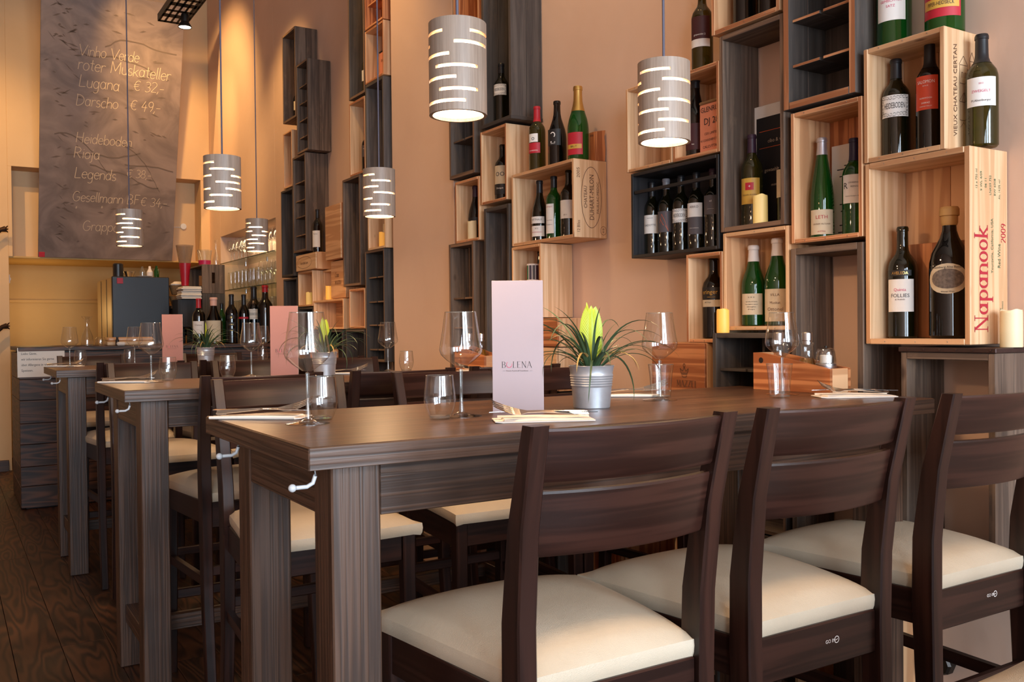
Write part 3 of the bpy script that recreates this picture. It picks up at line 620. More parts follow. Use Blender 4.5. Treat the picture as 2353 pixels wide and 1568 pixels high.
ZT = 1.067
def place(proto, used, loc, label, group, rot=0, scale=None):
    if proto.name in used: return dup(proto, loc, rot, label, group, scale)
    used.add(proto.name); proto.location = loc; proto.rotation_euler = (0, 0, rot); proto['label'] = label
    if group: proto['group'] = group
    if scale: proto.scale = scale
    return proto
USED = set()
for p, lb in (((.615, 1.765), 'large wine glass nearest the left end of the front table'), ((.934, 1.713), 'wine glass just left of the lilac menu on the front table'), ((1.545, 1.782), 'wine glass right of the plant on the front table'),
              ((1.927, 1.724), 'wine glass in front of the wooden condiment box on the front table'), ((.656, 3.60), 'wine glass at the left end of the second table'), ((1.085, 3.80), 'wine glass left of the menu on the second table'),
              ((1.70, 3.80), 'wine glass right of the plant on the second table, before the plaster pier'), ((.598, 5.62), 'wine glass at the left end of the third table'), ((.952, 5.72), 'wine glass left of the menu on the third table'), ((1.716, 5.75), 'wine glass at the right part of the third table')):
    place(wg0, USED, (*p, ZT), lb, 'wine glasses on the tables')
for p, lb in (((.668, 1.83), 'round-bellied water glass beside the leftmost wine glass on the front table'), ((.871, 1.69), 'round-bellied water glass left of the menu on the front table'), ((.735, 3.70), 'water glass at the left end of the second table'),
              ((.985, 3.79), 'water glass between the two left wine glasses on the second table'), ((1.79, 3.80), 'water glass before the plaster pier on the second table'), ((.663, 5.72), 'water glass at the left end of the third table'), ((.925, 5.73), 'water glass left of the menu on the third table'), ((1.669, 5.6), 'water glass at the right part of the third table')):
    place(tA, USED, (*p, ZT), lb, 'water glasses on the tables')
for p, lb in (((1.612, 1.855), 'straight flared tumbler behind the wine glass right of the plant'), ((1.840, 1.655), 'straight flared tumbler in front of the wooden condiment box')):
    place(tB, USED, (*p, ZT), lb, 'flared tumblers on the front table')
for zi, z in enumerate(ns):
    for row in range(2):
        for k in range(12):
            y = 7.62+k*.13+random.uniform(-.01, .01); x = 2.40+row*.10
            od = ('nearest', 'second', 'third', 'fourth', 'fifth', 'sixth', 'seventh', 'eighth', 'ninth', 'tenth', 'eleventh', 'farthest')[k]
            wh = ('top', 'middle', 'lowest')[zi]+' glass shelf, '+('front', 'back')[row]+' row, '+od+(' from the crates' if 0 < k < 11 else ' one')
            gr = ' on the '+('top', 'middle', 'lowest')[zi]+' glass shelf'
            if zi == 0 and k in (3, 4, 5): dup(tB, (x, y, z+.0085), 0, 'clear tumbler on the '+wh, 'tumblers'+gr, (1.1, 1.1, 1.25))
            elif zi == 1 and k > 3: dup(tA, (x, y, z+.0085), 0, 'clear glass on the '+wh, 'glasses'+gr, (1, 1, 1.9))
            elif zi == 2: dup(tB, (x, y, z+.0085), 0, 'clear tumbler on the '+wh, 'tumblers'+gr, (1.05, 1.05, 1.8))
            else: dup(wg0, (x, y, z+.0085), 0, 'wine glass on the '+wh, 'wine glasses'+gr, (.95, .95, .95))

# ================================================================== TABLES
def make_table():
    t = thing('bar_table', None, 'table')                      # origin: left near corner on the floor; +x to the wall
    Lx, Wy = 1.625, .665
    MB().box((0, 0, 1.029), (Lx, Wy, 1.067), 'x', .002, fn=None).build('tabletop', [OAKTOP], t)
    mb = MB()                                                   # solid edge lipping, its own oak figure
    mb.box((.0, -.0012, 1.0292), (Lx, .004, 1.0655), 'x', .001); mb.box((-.0012, 0, 1.0292), (.004, Wy, 1.0655), 'y', .001); mb.box((Lx-.004, 0, 1.0292), (Lx+.0012, Wy, 1.0655), 'y', .001)
    mb.build('edge_lipping', OAK, t)
    for x in (.055, Lx-.055-.088):
        for y in (.05, Wy-.05-.085): MB().box((x, y, 0), (x+.088, y+.085, 1.0285), 'z', .003).build('leg', OAK, t)
    for y in (.053, Wy-.075): MB().box((.1435, y, .935), (Lx-.1435, y+.022, 1.0285), 'x').build('apron', OAK, t)
    for x in (.058, Lx-.08): MB().box((x, .1355, .935), (x+.022, Wy-.1355, 1.0285), 'y').build('apron', OAK, t)
    for x in (.075, Lx-.12): MB().box((x, .1355, .17), (x+.045, Wy-.1355, .235), 'y').build('stretcher', OAK, t)
    MB().box((.1205, Wy/2-.02, .175), (Lx-.1205, Wy/2+.02, .23), 'x').build('stretcher', OAK, t)
    for y in (.03, .485):
        mb = MB(); mb.tube([(.02, y, 1.029), (.02, y, 1.016), (.016, y, 1.005), (.006, y, 1.000), (-.012, y, 1.0)], .0034, 10)
        mb.lathe([(0, -.0066)]+[(.0066*math.cos(R_(a)), .0066*math.sin(R_(a))) for a in range(-75, 90, 15)]+[(0, .0066)], 16, c=(-.018, y, 1.0)); mb.build('coat_hook', HOOKM, t)
    return t
tb = make_table(); tb.location = (.489, 1.40, 0); tag(tb, 'large dark oak bar table in the foreground with menu and plant', None, 'dark oak bar tables in a row')
dup(tb, (.492, 3.15, 0), 0, 'second dark oak bar table from the camera, in mid-room')
dup(tb, (.487, 5.17, 0), 0, 'farthest dark oak bar table, next to the bar counter')
# ================================================================== CHAIRS
def make_chair():
    t = thing('bar_chair', None, 'chair')
    # cushion
    mb = MB(); n = 22; rows = []
    def hw(v): return .176+(.236-.176)*(v+1)/2
    prof = []
    vs = []; fs = []
    def P(u, v, z, sc=1.0):
        y = v*.222; w = hw(v)*(1-.025*(1-abs(v))*0); return (u*w*sc, y*sc, z)
    top = [[None]*(n+1) for _ in range(n+1)]
    for i in range(n+1):
        for j in range(n+1):
            u = -1+2*i/n; v = -1+2*j/n
            e = (1-abs(u)**2.6)*(1-abs(v)**2.6); pin = .012*(abs(u)*abs(v))**6
            rr = .018*(abs(u)**8*(1-abs(v)**6)+abs(v)**8*(1-abs(u)**6))*0
            z = .716+.044*e**.55-.006*max(0, .25-(u*u+v*v))-rr
            bow = 1+.02*(1-v*v)*0
            top[i][j] = len(vs); x, y, _ = P(u, v, 0)
            if v > 0: y += .012*(1-u*u)*v          # slightly bowed front edge
            vs.append((x*(1+pin), y*(1+pin), z))
    for i in range(n):
        for j in range(n): fs.append([top[i][j], top[i+1][j], top[i+1][j+1], top[i][j+1]])
    per = [(i, 0) for i in range(n)]+[(n, j) for j in range(n)]+[(n-i, n) for i in range(n)]+[(0, n-j) for j in range(n)]
    prev = [top[i][j] for i, j in per]
    for dz, sc in ((-.010, 1.006), (-.022, 1.0), (-.030, .985)):
        cur = []
        for k, (i, j) in enumerate(per):
            x, y, z = vs[top[i][j]]; c = 1 if (i in (0, n) and j in (0, n)) else 0
            cur.append(len(vs)); vs.append((x*sc, y*sc, .716+dz-.004*c))
        for k in range(len(per)):
            k2 = (k+1) % len(per); fs.append([prev[k2], prev[k], cur[k], cur[k2]])
        prev = cur
    fs.append(prev[::1]); mb.add(vs, fs, 0, 'y', True); mb.build('seat_cushion', LEATHER, t)
    for s in (-1, 1):
        MB().post([(s*.182, -.268, 0), (s*.182, -.222, .36), (s*.182, -.213, .66), (s*.184, -.216, .80), (s*.187, -.236, .95), (s*.190, -.278, 1.11)], [.032, .033, .035, .035, .034, .032], [.036, .042, .052, .05, .042, .030]).build('rear_leg', CHAIRW, t)
        MB().post([(s*.212, .195, 0), (s*.208, .188, .685)], [.030, .038], [.030, .038]).build('front_leg', CHAIRW, t)
        MB().box((-.0, 0, 0), (.001, .001, .001)) 
        # side apron follows the taper of the seat
        MB().loft([[(s*(.176+.0)-.011, -.19, .612), (s*.176+.011, -.19, .612), (s*.176+.011, -.19, .686), (s*.176-.011, -.19, .686)], [(s*.210-.011, .17, .612), (s*.210+.011, .17, .612), (s*.210+.011, .17, .686), (s*.210-.011, .17, .686)]], 'y').build('side_rail', CHAIRW, t)
        MB().loft([[(s*.181-.009, -.20, .405), (s*.181+.009, -.20, .405), (s*.181+.009, -.20, .435), (s*.181-.009, -.20, .435)], [(s*.210-.009, .178, .405), (s*.210+.009, .178, .405), (s*.210+.009, .178, .435), (s*.210-.009, .178, .435)]], 'y').build('stretcher', CHAIRW, t)
    rr = MB().box((-.166, -.226, .600), (.166, -.204, .686), 'x', .003).build('rear_rail', CHAIRW, t)
    decal('maker_sticker', bfont('GO IN'), WHI, rr, (.03, -.2262, .648), (1, 0, 0), (0, 0, 1), .007, 'c', .0004)
    mb = MB(); mb.add([(.048+.007*math.cos(a*PI/10), -.2268, .648+.007*math.sin(a*PI/10)) for a in range(20)]+[(.048+.0055*math.cos(a*PI/10), -.2268, .648+.0055*math.sin(a*PI/10)) for a in range(20)], [[k, (k+1) % 20, 20+(k+1) % 20, 20+k] for k in range(20)])
    mb.add([(.0445, -.2268, .6475), (.0455, -.2268, .6465), (.0515, -.2268, .6485), (.0505, -.2268, .6495)], [[0, 1, 2, 3]]); mb.build('maker_emblem', WHI, rr)
    MB().box((-.19, .176, .612), (.19, .198, .686), 'x', .003).build('front_rail', CHAIRW, t)
    MB().box((-.195, .178, .270), (.195, .200, .305), 'x', .003).build('stretcher', CHAIRW, t)
    MB().box((-.17, -.226, .44), (.17, -.208, .472), 'x', .003).build('stretcher', CHAIRW, t)
    # two bowed back slats
    def slat(z0, z1):
        secs = []; m = 13
        for k in range(m):
            x = -.176+.352*k/(m-1); b = .030*(1-(x/.176)**2)
            def yb(z): return -.216-.062*max(0, (z-.80)/.31)**1.5
            q = []
            for (z, o) in ((z0, .004), (z0+.004, 0), ((z0+z1)/2, 0), (z1-.004, 0), (z1, .004)): q.append((x, yb(z)-b-.008+o*.6, z))
            for (z, o) in ((z1, .004), (z1-.004, 0), ((z0+z1)/2, 0), (z0+.004, 0), (z0, .004)): q.append((x, yb(z)-b+.010-o*.6, z))
            secs.append(q)
        return MB().loft(secs, 'x', 0, True)
    slat(1.022, 1.104).build('upper_back_slat', CHAIRW, t); slat(.905, 1.008).build('lower_back_slat', CHAIRW, t)
    return t
ch = make_chair(); first = True
CH = [(.922, 1.395, 0, 'bar chair nearest the camera, front left side of the front table'), (1.404, 1.395, 0, 'middle one of the three bar chairs at the near side of the front table'),
      (1.945, 1.40, 0, 'bar chair at the right end of the near side of the front table'), (1.505, .57, 0, 'bar chair of which only a seat corner shows at the bottom right'),
      (.885, 2.52, PI, 'left bar chair on the far side of the front table, its back glossy'), (1.49, 2.56, PI, 'bar chair on the far side of the front table, just left of the menu'), (1.95, 2.56, PI, 'bar chair on the far side of the front table, behind the plant'),
      (.915, 3.34, 0, 'left bar chair at the near side of the second table'), (1.43, 3.33, 0, 'middle bar chair at the near side of the second table'), (1.93, 3.36, 0, 'right bar chair at the near side of the second table'),
      (.86, 4.40, PI, 'left bar chair on the far side of the second table, its back bluish with daylight'), (1.34, 4.40, PI, 'middle bar chair on the far side of the second table'), (1.82, 4.40, PI, 'right bar chair on the far side of the second table'),
      (.84, 5.14, 0, 'left bar chair at the near side of the farthest table'), (1.33, 5.14, 0, 'middle bar chair at the near side of the farthest table'), (1.82, 5.14, 0, 'right bar chair at the near side of the farthest table'),
      (.83, 6.30, PI, 'left bar chair between the farthest table and the bar'), (1.60, 6.30, PI, 'right bar chair between the farthest table and the bar')]
for x, y, r, lb in CH:
    if first: ch.location = (x, y, 0); ch.rotation_euler = (0, 0, r); tag(ch, lb, None, 'dark bar chairs with cream seats'); first = False
    else: dup(ch, (x, y, 0), r, lb)
# ================================================================== PENDANT LAMPS
def make_lamp(k, h=.192, R=.063):
    rnd = random.Random(k*13+5)
    t = thing('pendant_lamp', None, 'pendant lamp', group='bamboo pendant lamps over the tables')
    zs = [0.0]; rows = []
    nrow = 7; z0 = .016; pitch = (h-.048)/(nrow-1)
    for i in range(nrow):
        z = z0+i*pitch; zs += [z, z+.0066]; rows.append(len(zs)-2)
    zs.append(h); nth = 80
    op = set()
    for i, r in enumerate(rows):
        st = rnd.randrange(6)+(13 if i % 2 else 0); a = st
        while a < st+80-20:
            w = rnd.randrange(17, 22)
            for q in range(a, a+w): op.add((r, q % nth))
            a += w+rnd.randrange(11, 16)
    vs = []; fs = []; ro, ri = R, R-.007
    def V(rr, a, z):
        wob = 1+.012*math.sin(2*PI*a/nth*2+k); vs.append((rr*wob*math.cos(2*PI*a/nth), rr*wob*math.sin(2*PI*a/nth), z)); return len(vs)-1
    O = [[V(ro, a, z) for a in range(nth)] for z in zs]; I = [[V(ri, a, z) for a in range(nth)] for z in zs]
    for i in range(len(zs)-1):
        for a in range(nth):
            b = (a+1) % nth
            if (i, a) in op:
                fs += [[O[i][a], O[i][b], I[i][b], I[i][a]], [O[i+1][b], O[i+1][a], I[i+1][a], I[i+1][b]]]
                if (i, (a-1) % nth) not in op: fs.append([O[i+1][a], O[i][a], I[i][a], I[i+1][a]])
                if (i, b) not in op: fs.append([O[i][b], O[i+1][b], I[i+1][b], I[i][b]])
            else: fs += [[O[i][a], O[i][b], O[i+1][b], O[i+1][a]], [I[i][b], I[i][a], I[i+1][a], I[i+1][b]]]
    n = len(zs)-1
    for a in range(nth):
        b = (a+1) % nth; fs += [[O[0][b], O[0][a], I[0][a], I[0][b]], [O[n][a], O[n][b], I[n][b], I[n][a]]]
    MB().add(vs, fs, 0, 'z').build('bamboo_shade', BAMBOO, t)
    MB().lathe([(0, .007), (ri-.0015, .007), (ri-.0015, .010), (.046, .022), (.046, h-.03), (.042, h-.024), (0, h-.024)], 32).build('frosted_diffuser', BULB, t)
    MB().lathe([(0, h-.008), (ri-.001, h-.008), (ri-.001, h-.004), (0, h-.004)], 32).build('shade_cap', BAMBOO, t)
    MB().tube([(0, 0, h-.004), (0, 0, 4.8-1.705)], .0032, 8).build('cable', CABLE, t)
    return t
LAMPS = [(.938, 1.72, 1.705, .062, 'pale bamboo pendant lamp hanging over the left half of the front table'), (1.512, 1.72, 1.705, .064, 'bamboo pendant lamp hanging before the black-painted bottle box'),
         (.90, 3.5, 1.714, .067, 'bamboo pendant lamp over the left half of the second table, right of the chalkboard'), (1.535, 3.5, 1.72, .065, 'bamboo pendant lamp over the right half of the second table'),
         (.866, 5.3, 1.722, .069, 'bamboo pendant lamp hanging in front of the chalkboard'), (1.615, 5.5, 1.735, .066, 'bamboo pendant lamp in front of the glass shelves')]
for k, (x, y, z, R, lb) in enumerate(LAMPS):
    l = make_lamp(k, .193, R); l.location = (x, y, z); l['label'] = lb
    light('pendant_light', 'AREA', (x, y, z-.004), 4.2, WARM2, (x, y, 0), shape='DISK', size=.10)
    light('pendant_glow', 'POINT', (x, y, z+.10), 0.8, WARM2, shadow_soft_size=.052)

# ================================================================== BOTTLES
ST = {'bordeaux': [(0, 0), (.9, 0), (1, .015), (1, .60), (.985, .635), (.9, .68), (.70, .722), (.50, .755), (.41, .79), (.385, .83), (.37, .945), (.37, .955), (.41, .96), (.41, .985), (.36, 1), (0, 1)],
      'burgundy': [(0, 0), (.92, 0), (1, .015), (1, .42), (.97, .48), (.86, .56), (.66, .65), (.48, .73), (.39, .80), (.36, .88), (.355, .945), (.40, .95), (.40, .985), (.36, 1), (0, 1)],
      'flute': [(0, 0), (.92, 0), (1, .012), (1, .36), (.97, .44), (.84, .56), (.66, .68), (.49, .80), (.40, .9), (.38, .955), (.43, .96), (.43, .985), (.38, 1), (0, 1)],
      'hock': [(0, 0), (.9, 0), (1, .015), (1, .50), (.96, .555), (.80, .63), (.60, .71), (.47, .79), (.41, .88), (.39, .94), (.45, .95), (.45, .985), (.38, 1), (0, 1)],
      'jug': [(0, 0), (.92, 0), (1, .02), (1, .53), (.98, .58), (.88, .65), (.68, .71), (.48, .765), (.36, .82), (.33, .88), (.33, .93), (.40, .935), (.40, .985), (.34, 1), (0, 1)]}
def rad_at(st, z):
    p = ST[st]
    for (r0, z0), (r1, z1) in zip(p[1:], p[2:]):
        if z0 <= z <= z1 and z1 > z0: return r0+(r1-r0)*(z-z0)/(z1-z0)
    return p[-2][0]
def cylpatch(mb, r, z0, z1, a0, hw, n=14, off=.0007, shape='rect'):
    vs = []; fs = []
    if shape == 'oval':
        zc = (z0+z1)/2; hz = (z1-z0)/2; m = 24; ring = 5; vs.append(((r+off)*math.cos(a0), (r+off)*math.sin(a0), zc))
        for q in range(1, ring+1):
            for k in range(m):
                t = 2*PI*k/m; a = a0+hw*q/ring*math.cos(t); vs.append(((r+off)*math.cos(a), (r+off)*math.sin(a), zc+hz*q/ring*math.sin(t)))
        for k in range(m): fs.append([0, 1+k, 1+(k+1) % m])
        for q in range(ring-1):
            for k in range(m): fs.append([1+q*m+k, 1+(q+1)*m+k, 1+(q+1)*m+(k+1) % m, 1+q*m+(k+1) % m])
    else:
        for i in range(n+1):
            a = a0-hw+2*hw*i/n
            for z in (z0, z1): vs.append(((r+off)*math.cos(a), (r+off)*math.sin(a), z))
        for i in range(n): fs.append([2*i, 2*i+2, 2*i+3, 2*i+1])
    return mb.add(vs, fs, 0, 'z', True)
FONTS = {'b': bfont, 's': lambda s: strokes(s, .075, True), 'h': lambda s: strokes(s, .045)}
def bottle(label, loc, h, d, st, glass, cap=None, labs=(), turn=0, group=None, seg=32):
    t = thing('wine_bottle', label, 'bottle', loc, 0, group); r = d/2
    prof = [(a*r, b*h) for a, b in ST[st]]
    MB().lathe(prof, seg).build('bottle_glass', glass, t)
    if cap:
        zc = cap[1]*h; pts = [(rad_at(st, zc/h)*r+.0009, zc)]
        for a, b in ST[st]:
            if b*h > zc+.002: pts.append((a*r+(.0009 if a > 0 else 0), b*h+(.0006 if b >= 1 else 0)))
        if len(cap) > 2: pts = [(x*1.0+(cap[2] if x > 0 and z > zc else 0), z) for x, z in pts]
        MB().lathe(pts, 24).build('capsule', cap[0], t)
    face = math.atan2(-loc[1], -loc[0])+R_(turn)
    for li_, lb in enumerate(labs):
        z0, z1, hw, mat = lb[0]*h, lb[1]*h, R_(lb[2]), lb[3]
        rr = r*max(rad_at(st, lb[0]), rad_at(st, lb[1])) if lb[0] < .6 else r*rad_at(st, lb[0])
        o = cylpatch(MB(), rr, z0, z1, face+R_(lb[6] if len(lb) > 6 else 0), hw, off=.0006+.0008*li_, shape=lb[5] if len(lb) > 5 else 'rect').build('paper_label', mat, t)
        for (s, sz, zf, im, *rest) in lb[4]:
            fn = FONTS[rest[0]] if rest else bfont; da = R_(rest[1]) if len(rest) > 1 else 0
            # text runs left to right as seen from outside: angle grows to the viewer's right
            decal('lettering', fn(s), im, o, (0, 0, z0+(z1-z0)*zf), (1, 0, 0), (0, 0, 1), sz, 'c', .0011+.0008*li_, cyl=(0, 0, rr, face+da+(R_(lb[6]) if len(lb) > 6 else 0)), wmax=2*hw*rr*.70)
    return t
def curls(parent, r, face, z0, z1, hw, mat, seed=1, n=9):
    rnd = random.Random(seed); mb = MB()
    for k in range(n):
        for zz in (z0+.12*(z1-z0), z1-.12*(z1-z0)):
            a = face-hw*.85+1.7*hw*k/(n-1); R = (z1-z0)*.10; pts = []
            for i in range(9):
                t = i*.75; q = R*(1-i/11); pts.append((a+q*math.cos(t+k)/r, zz+q*math.sin(t+k)))
            for p, q in zip(pts, pts[1:]):
                w = .0006; mb.add([((r+.0013)*math.cos(x), (r+.0013)*math.sin(x), z) for x, z in ((p[0], p[1]-w), (q[0], q[1]-w), (q[0], q[1]+w), (p[0], p[1]+w))], [[0, 1, 2, 3]])
    for s in (-1, 1):
        for k in range(5):
            a = face+s*hw*.86; zz = z0+(z1-z0)*(.2+.15*k); pts = [(a+.0035*math.cos(i*.8+k)/r, zz+.0035*math.sin(i*.8+k)) for i in range(7)]
            for p, q in zip(pts, pts[1:]):
                w = .0007; mb.add([((r+.0013)*math.cos(x), (r+.0013)*math.sin(x), z) for x, z in ((p[0], p[1]-w), (q[0], q[1]-w), (q[0], q[1]+w), (p[0], p[1]+w))], [[0, 1, 2, 3]])
    mb.build('scroll_ornament', mat, parent)
def heide(label, loc, h, d, z0, z1, turn=0, hw=62, cap=(CAPK, .80), glass=BOT, group=None, txt='HEIDEBODEN'):
    b = bottle(label, loc, h, d, 'bordeaux', glass, cap, [(z0, z1, hw, LW, [(txt, (z1-z0)*h*.26, .52, INK)])], turn, group)
    lab = [c for c in b.children if c.name.startswith('paper_label')][0]
    curls(lab, d/2, math.atan2(-loc[1], -loc[0])+R_(turn), z0*h, z1*h, R_(hw), INK); return b
# --- right-hand group of boxes
heide('wine bottle with black screw cap and ornate white scrollwork label, top right box', (2.25, 1.601, 1.7125), .272, .074, .40, .62, -8)
bottle('wine bottle with bright orange-red label in the top right box', (2.25, 1.499, 1.7125), .300, .070, 'bordeaux', BOTK, (CAPK, .74), [(.36, .66, 52, LO, [('SALOMON', .0085, .82, WHI, 'b'), ('ESTATE', .003, .70, WHI), ('NORWOOD', .004, .34, WHI), ('SHIRAZ', .0045, .20, WHI), ('CABERNET MERLOT', .0025, .10, WHI)])], -18)
bottle('large wine bottle with white label and red dot standing on the top right box', (2.26, 1.613, 2.0135), .385, .092, 'bordeaux', BOTG, (CAPK, .8), [(.19, .50, 50, LW, [('GEMISCHTER', .007, .45, INKP), ('SATZ', .007, .33, INKP)])], -12)
bottle('champagne magnum with crimson label standing on the top right box', (2.26, 1.462, 2.0135), .385, .098, 'burgundy', BOTG, (GOLD, .62), [(.10, .34, 62, LR, [('CHAMPAGNE', .006, .60, GOLD)]), (.16, .225, 55, LGO, [('PIPER-HEIDSIECK', .010, .5, INK)], 'rect')], -12)
bottle('wine bottle with black cap and white Zweigelt label right of the top box', (2.262, 1.362, 1.7025), .286, .077, 'bordeaux', BOTY, (CAPK, .74), [(.345, .60, 56, LW, [('2012', .004, .78, INKP), ('ZWEIGELT', .0065, .52, INKP), ('M.Altenburger', .0055, .20, INK)])], -3)
bottle('wine bottle with white label and dark neck label in the large pine box', (2.25, 1.583, 1.216), .306, .077, 'bordeaux', BOT, None, [(.235, .525, 56, LW, [('FOLLIES', .010, .50, INK), ('Quinta', .008, .68, INKP), ('da Aveleda', .004, .38, BURN)]), (.555, .605, 45, LK, [('AVELEDA', .008, .5, GOLD)])], -12)
b = bottle('big round-shouldered magnum with oval picture label in the large pine box', (2.255, 1.448, 1.216), .344, .100, 'jug', BOTK, (WAXY, .86, .0035), [(.335, .565, 62, LC, [('Nussberg Alte Reben', .006, .88, INK), ('Wiener Wein', .004, .08, INK)], 'oval')], -6)
cylpatch(MB(), .050, .344*.375, .344*.525, math.atan2(-1.448, -2.255)+R_(-6), R_(48), off=.0014, shape='oval').build('sepia_picture', plain('sepia_print', (150, 132, 120), .7, noise=.8, nscale=150), b)
bottle('slim green wine bottle with silver neck foil and cream label in a pine box', (2.243, 1.848, 1.5125), .300, .069, 'flute', BOTG, (SILV, .83), [(.035, .28, 62, LC, [('LETH', .0105, .70, INKR), ('GR\u00dcNER VELTLINER', .004, .42, BURN), ('AUSTRIA', .004, .12, INKR)])], -4)
bottle('green wine bottle with blue neck foil and pale label, right in the mid pine box', (2.27, 1.755, 1.5125), .285, .068, 'bordeaux', BOTG, (CAPB, .77), [(.33, .62, 56, LW, [('R', .018, .62, INK, 'b', -38), ('JOHANNESHOF', .004, .72, INK, 'b', 12), ('REINISCH', .0045, .58, INK, 'b', 12), ('Cabernet Sauvignon Merlot', .003, .25, INK)])], -6)
bottle('wine bottle with gold label and plum capsule in the tall grey crate', (2.25, 2.134, 1.576), .300, .070, 'bordeaux', BOTY, (CAPP, .80), [(.24, .52, 56, LGO, [('EGGER-RAMER', .005, .35, BURN)]), (.39, .47, 22, LR, [('+', .010, .5, WHI)], 'rect', 0)], -14)
bottle('wine bottle with pale label half hidden at the right of the tall grey crate', (2.25, 1.985, 1.576), .240, .068, 'bordeaux', BOT, None, [(.32, .68, 60, LC, [('FILLI', .006, .7, INK)])], -18)
bottle('dark bottle at the left in the topmost pine box of the right group', (2.25, 2.160, 2.2265), .300, .076, 'bordeaux', BOTK, None, [(.42, .7, 56, LK, [('KUHN', .01, .12, WHI)])], -14)
bottle('dark bottle at the right in the topmost pine box of the right group', (2.25, 2.055, 2.2265), .300, .074, 'bordeaux', BOTK, None, [(.35, .6, 56, LBX, [])], -14)
bottle('wine bottle with maroon and white label standing on the pine box beside the lamp', (2.25, 2.359, 2.1325), .300, .074, 'bordeaux', BOTY, None, [(.36, .62, 58, LBX, [('gespendet 2', .006, .2, WHI)]), (.27, .36, 58, LW, [])], -16)
bottle('dark slim bottle behind the lamp beside the salmon tin', (2.25, 2.395, 1.8395), .285, .070, 'hock', BOTK, (CAPK, .86), [(.1, .42, 58, LBX, [('RES', .004, .2, WHI)])], -16)
for k, (y, lb, cap, labs) in enumerate(((2.630, 'first bottle from the left in the black box, white label', (CAPK, .8), [(.29, .54, 58, LW, [('RADOTTE', .007, .45, INK), ('-----', .01, .86, INK)])]),
        (2.552, 'second bottle in the black box, grey label with an orange scribble', (CAPGY, .86, .001), [(.28, .56, 58, LG, [])]), (2.473, 'third bottle in the black box, ornate scrollwork label', (CAPK, .86), None),
        (2.394, 'fourth bottle in the black box, white and plum label', (CAPK, .8), [(.20, .60, 58, LG, [('Cuvee Laurentinus', .003, .2, WHI)]), (.42, .60, 56, LW, [('ARKO', .008, .72, BURN)])]),
        (2.312, 'fifth bottle in the black box, grey label', (CAPP, .88), [(.42, .66, 58, LG, [('ssl', .006, .7, WHI), ('-------------', .004, .3, WHI)])]), (2.226, 'last bottle at the right edge of the black box', None, []))):
    loc = (2.25, y, 1.521)
    if labs is None: heide(lb, loc, .272, .062, .38, .56, -18, 60, cap)
    else:
        b = bottle(lb, loc, .272, .062, 'bordeaux', BOT, cap, labs, -18)
        if k == 1:
            mb = MB(); f = math.atan2(-y, -2.25)+R_(-18); pts = [(-.5, .11), (-.25, .142), (.1, .12), (.5, .082), (.2, .10), (.25, .148), (.55, .08), (-.1, .105), (-.45, .125)]
            for p, q in zip(pts, pts[1:]):
                w = .0012; mb.add([(.0324*math.cos(f+a), .0324*math.sin(f+a), z) for a, z in ((p[0], p[1]-w), (q[0], q[1]-w), (q[0], q[1]+w), (p[0], p[1]+w))], [[0, 1, 2, 3]])
            mb.build('orange_scribble', ORI, b)
bottle('black bottle with gold lettering and tan band in the small pine box', (2.262, 2.325, 1.2125), .282, .076, 'bordeaux', BOTK, None, [(.48, .62, 62, LK, [('eringer', .015, .62, LGO, 'b', -10), ('FEINBURGUNDER', .0025, .16, LGO)]), (.385, .47, 62, LC, [('All Days', .005, .65, INK, 'b', -18)])], -14)
bottle('squat green bottle with white neck and torn label in the low pine box', (2.25, 2.130, 1.2535), .262, .078, 'hock', BOTG, (CAPW, .80), [(.14, .40, 55, LC, [('* * *', .008, .8, INK), ('nel sole di Sicilia', .004, .62, INK), ('vino bianco secco', .004, .5, INK), ('imbottigliato', .004, .38, INK), ('all\'origine', .004, .26, INK)])], -12)
bottle('green bottle with white neck foil and large antique label in the low pine box', (2.25, 2.030, 1.2535), .276, .079, 'hock', BOTG, (CAPW, .80), [(.05, .42, 60, LC, [('VILLA', .008, .82, BURN), ('Ottonel', .011, .38, BURN), ('Muskat', .008, .58, BURN)])], -12)
# --- middle group
heide('wine bottle with ornate scrollwork label in the large dark crate of the middle group', (2.25, 3.700, 2.2165), .282, .072, .46, .64, -22, 60, (CAPK, .84), group=None)
bottle('wine bottle with pale portrait label in the tall pine box of the middle group', (2.262, 3.715, 1.8535), .270, .076, 'bordeaux', BOTK, None, [(.30, .62, 60, LC, [('oo', .03, .6, LG)]), (.12, .30, 60, LK, [('Zweigelt', .007, .6, WHI)])], -24)
bottle('dark sloping-shouldered bottle behind the candle in the narrow pine box', (2.265, 3.985, 1.6935), .272, .072, 'burgundy', BOTK, (CAPP, .8), [(.28, .42, 55, LK, [('SYRAH', .006, .5, GOLD)])], -24)
bottle('bottle with red capsule and red label on the box with the oval stamp', (2.238, 3.382, 1.9475), .282, .074, 'bordeaux', BOTY, (CAPR, .76), [(.26, .42, 50, LR, [('SAUVIGNON', .005, .25, WHI)]), (.43, .56, 34, LW, [('o', .02, .5, INK)])], -30)
bottle('dark bottle with scribbled white line, middle of three on the box with the oval stamp', (2.25, 3.244, 1.9475), .278, .080, 'burgundy', BOTK, None, [(.30, .55, 50, LK, [('2', .042, .5, WHI, 'h'), ('PINOT', .005, .12, WHI)])], -28)
bottle('champagne bottle with gold neck and crimson label on the box with the oval stamp', (2.25, 3.092, 1.9475), .305, .088, 'burgundy', BOTG, (GOLD, .66, .0012), [(.06, .36, 50, LR, [('HEIDSIECK', .007, .4, GOLD)]), (.14, .20, 44, LGO, [('BRUT', .008, .5, INK)])], -26)
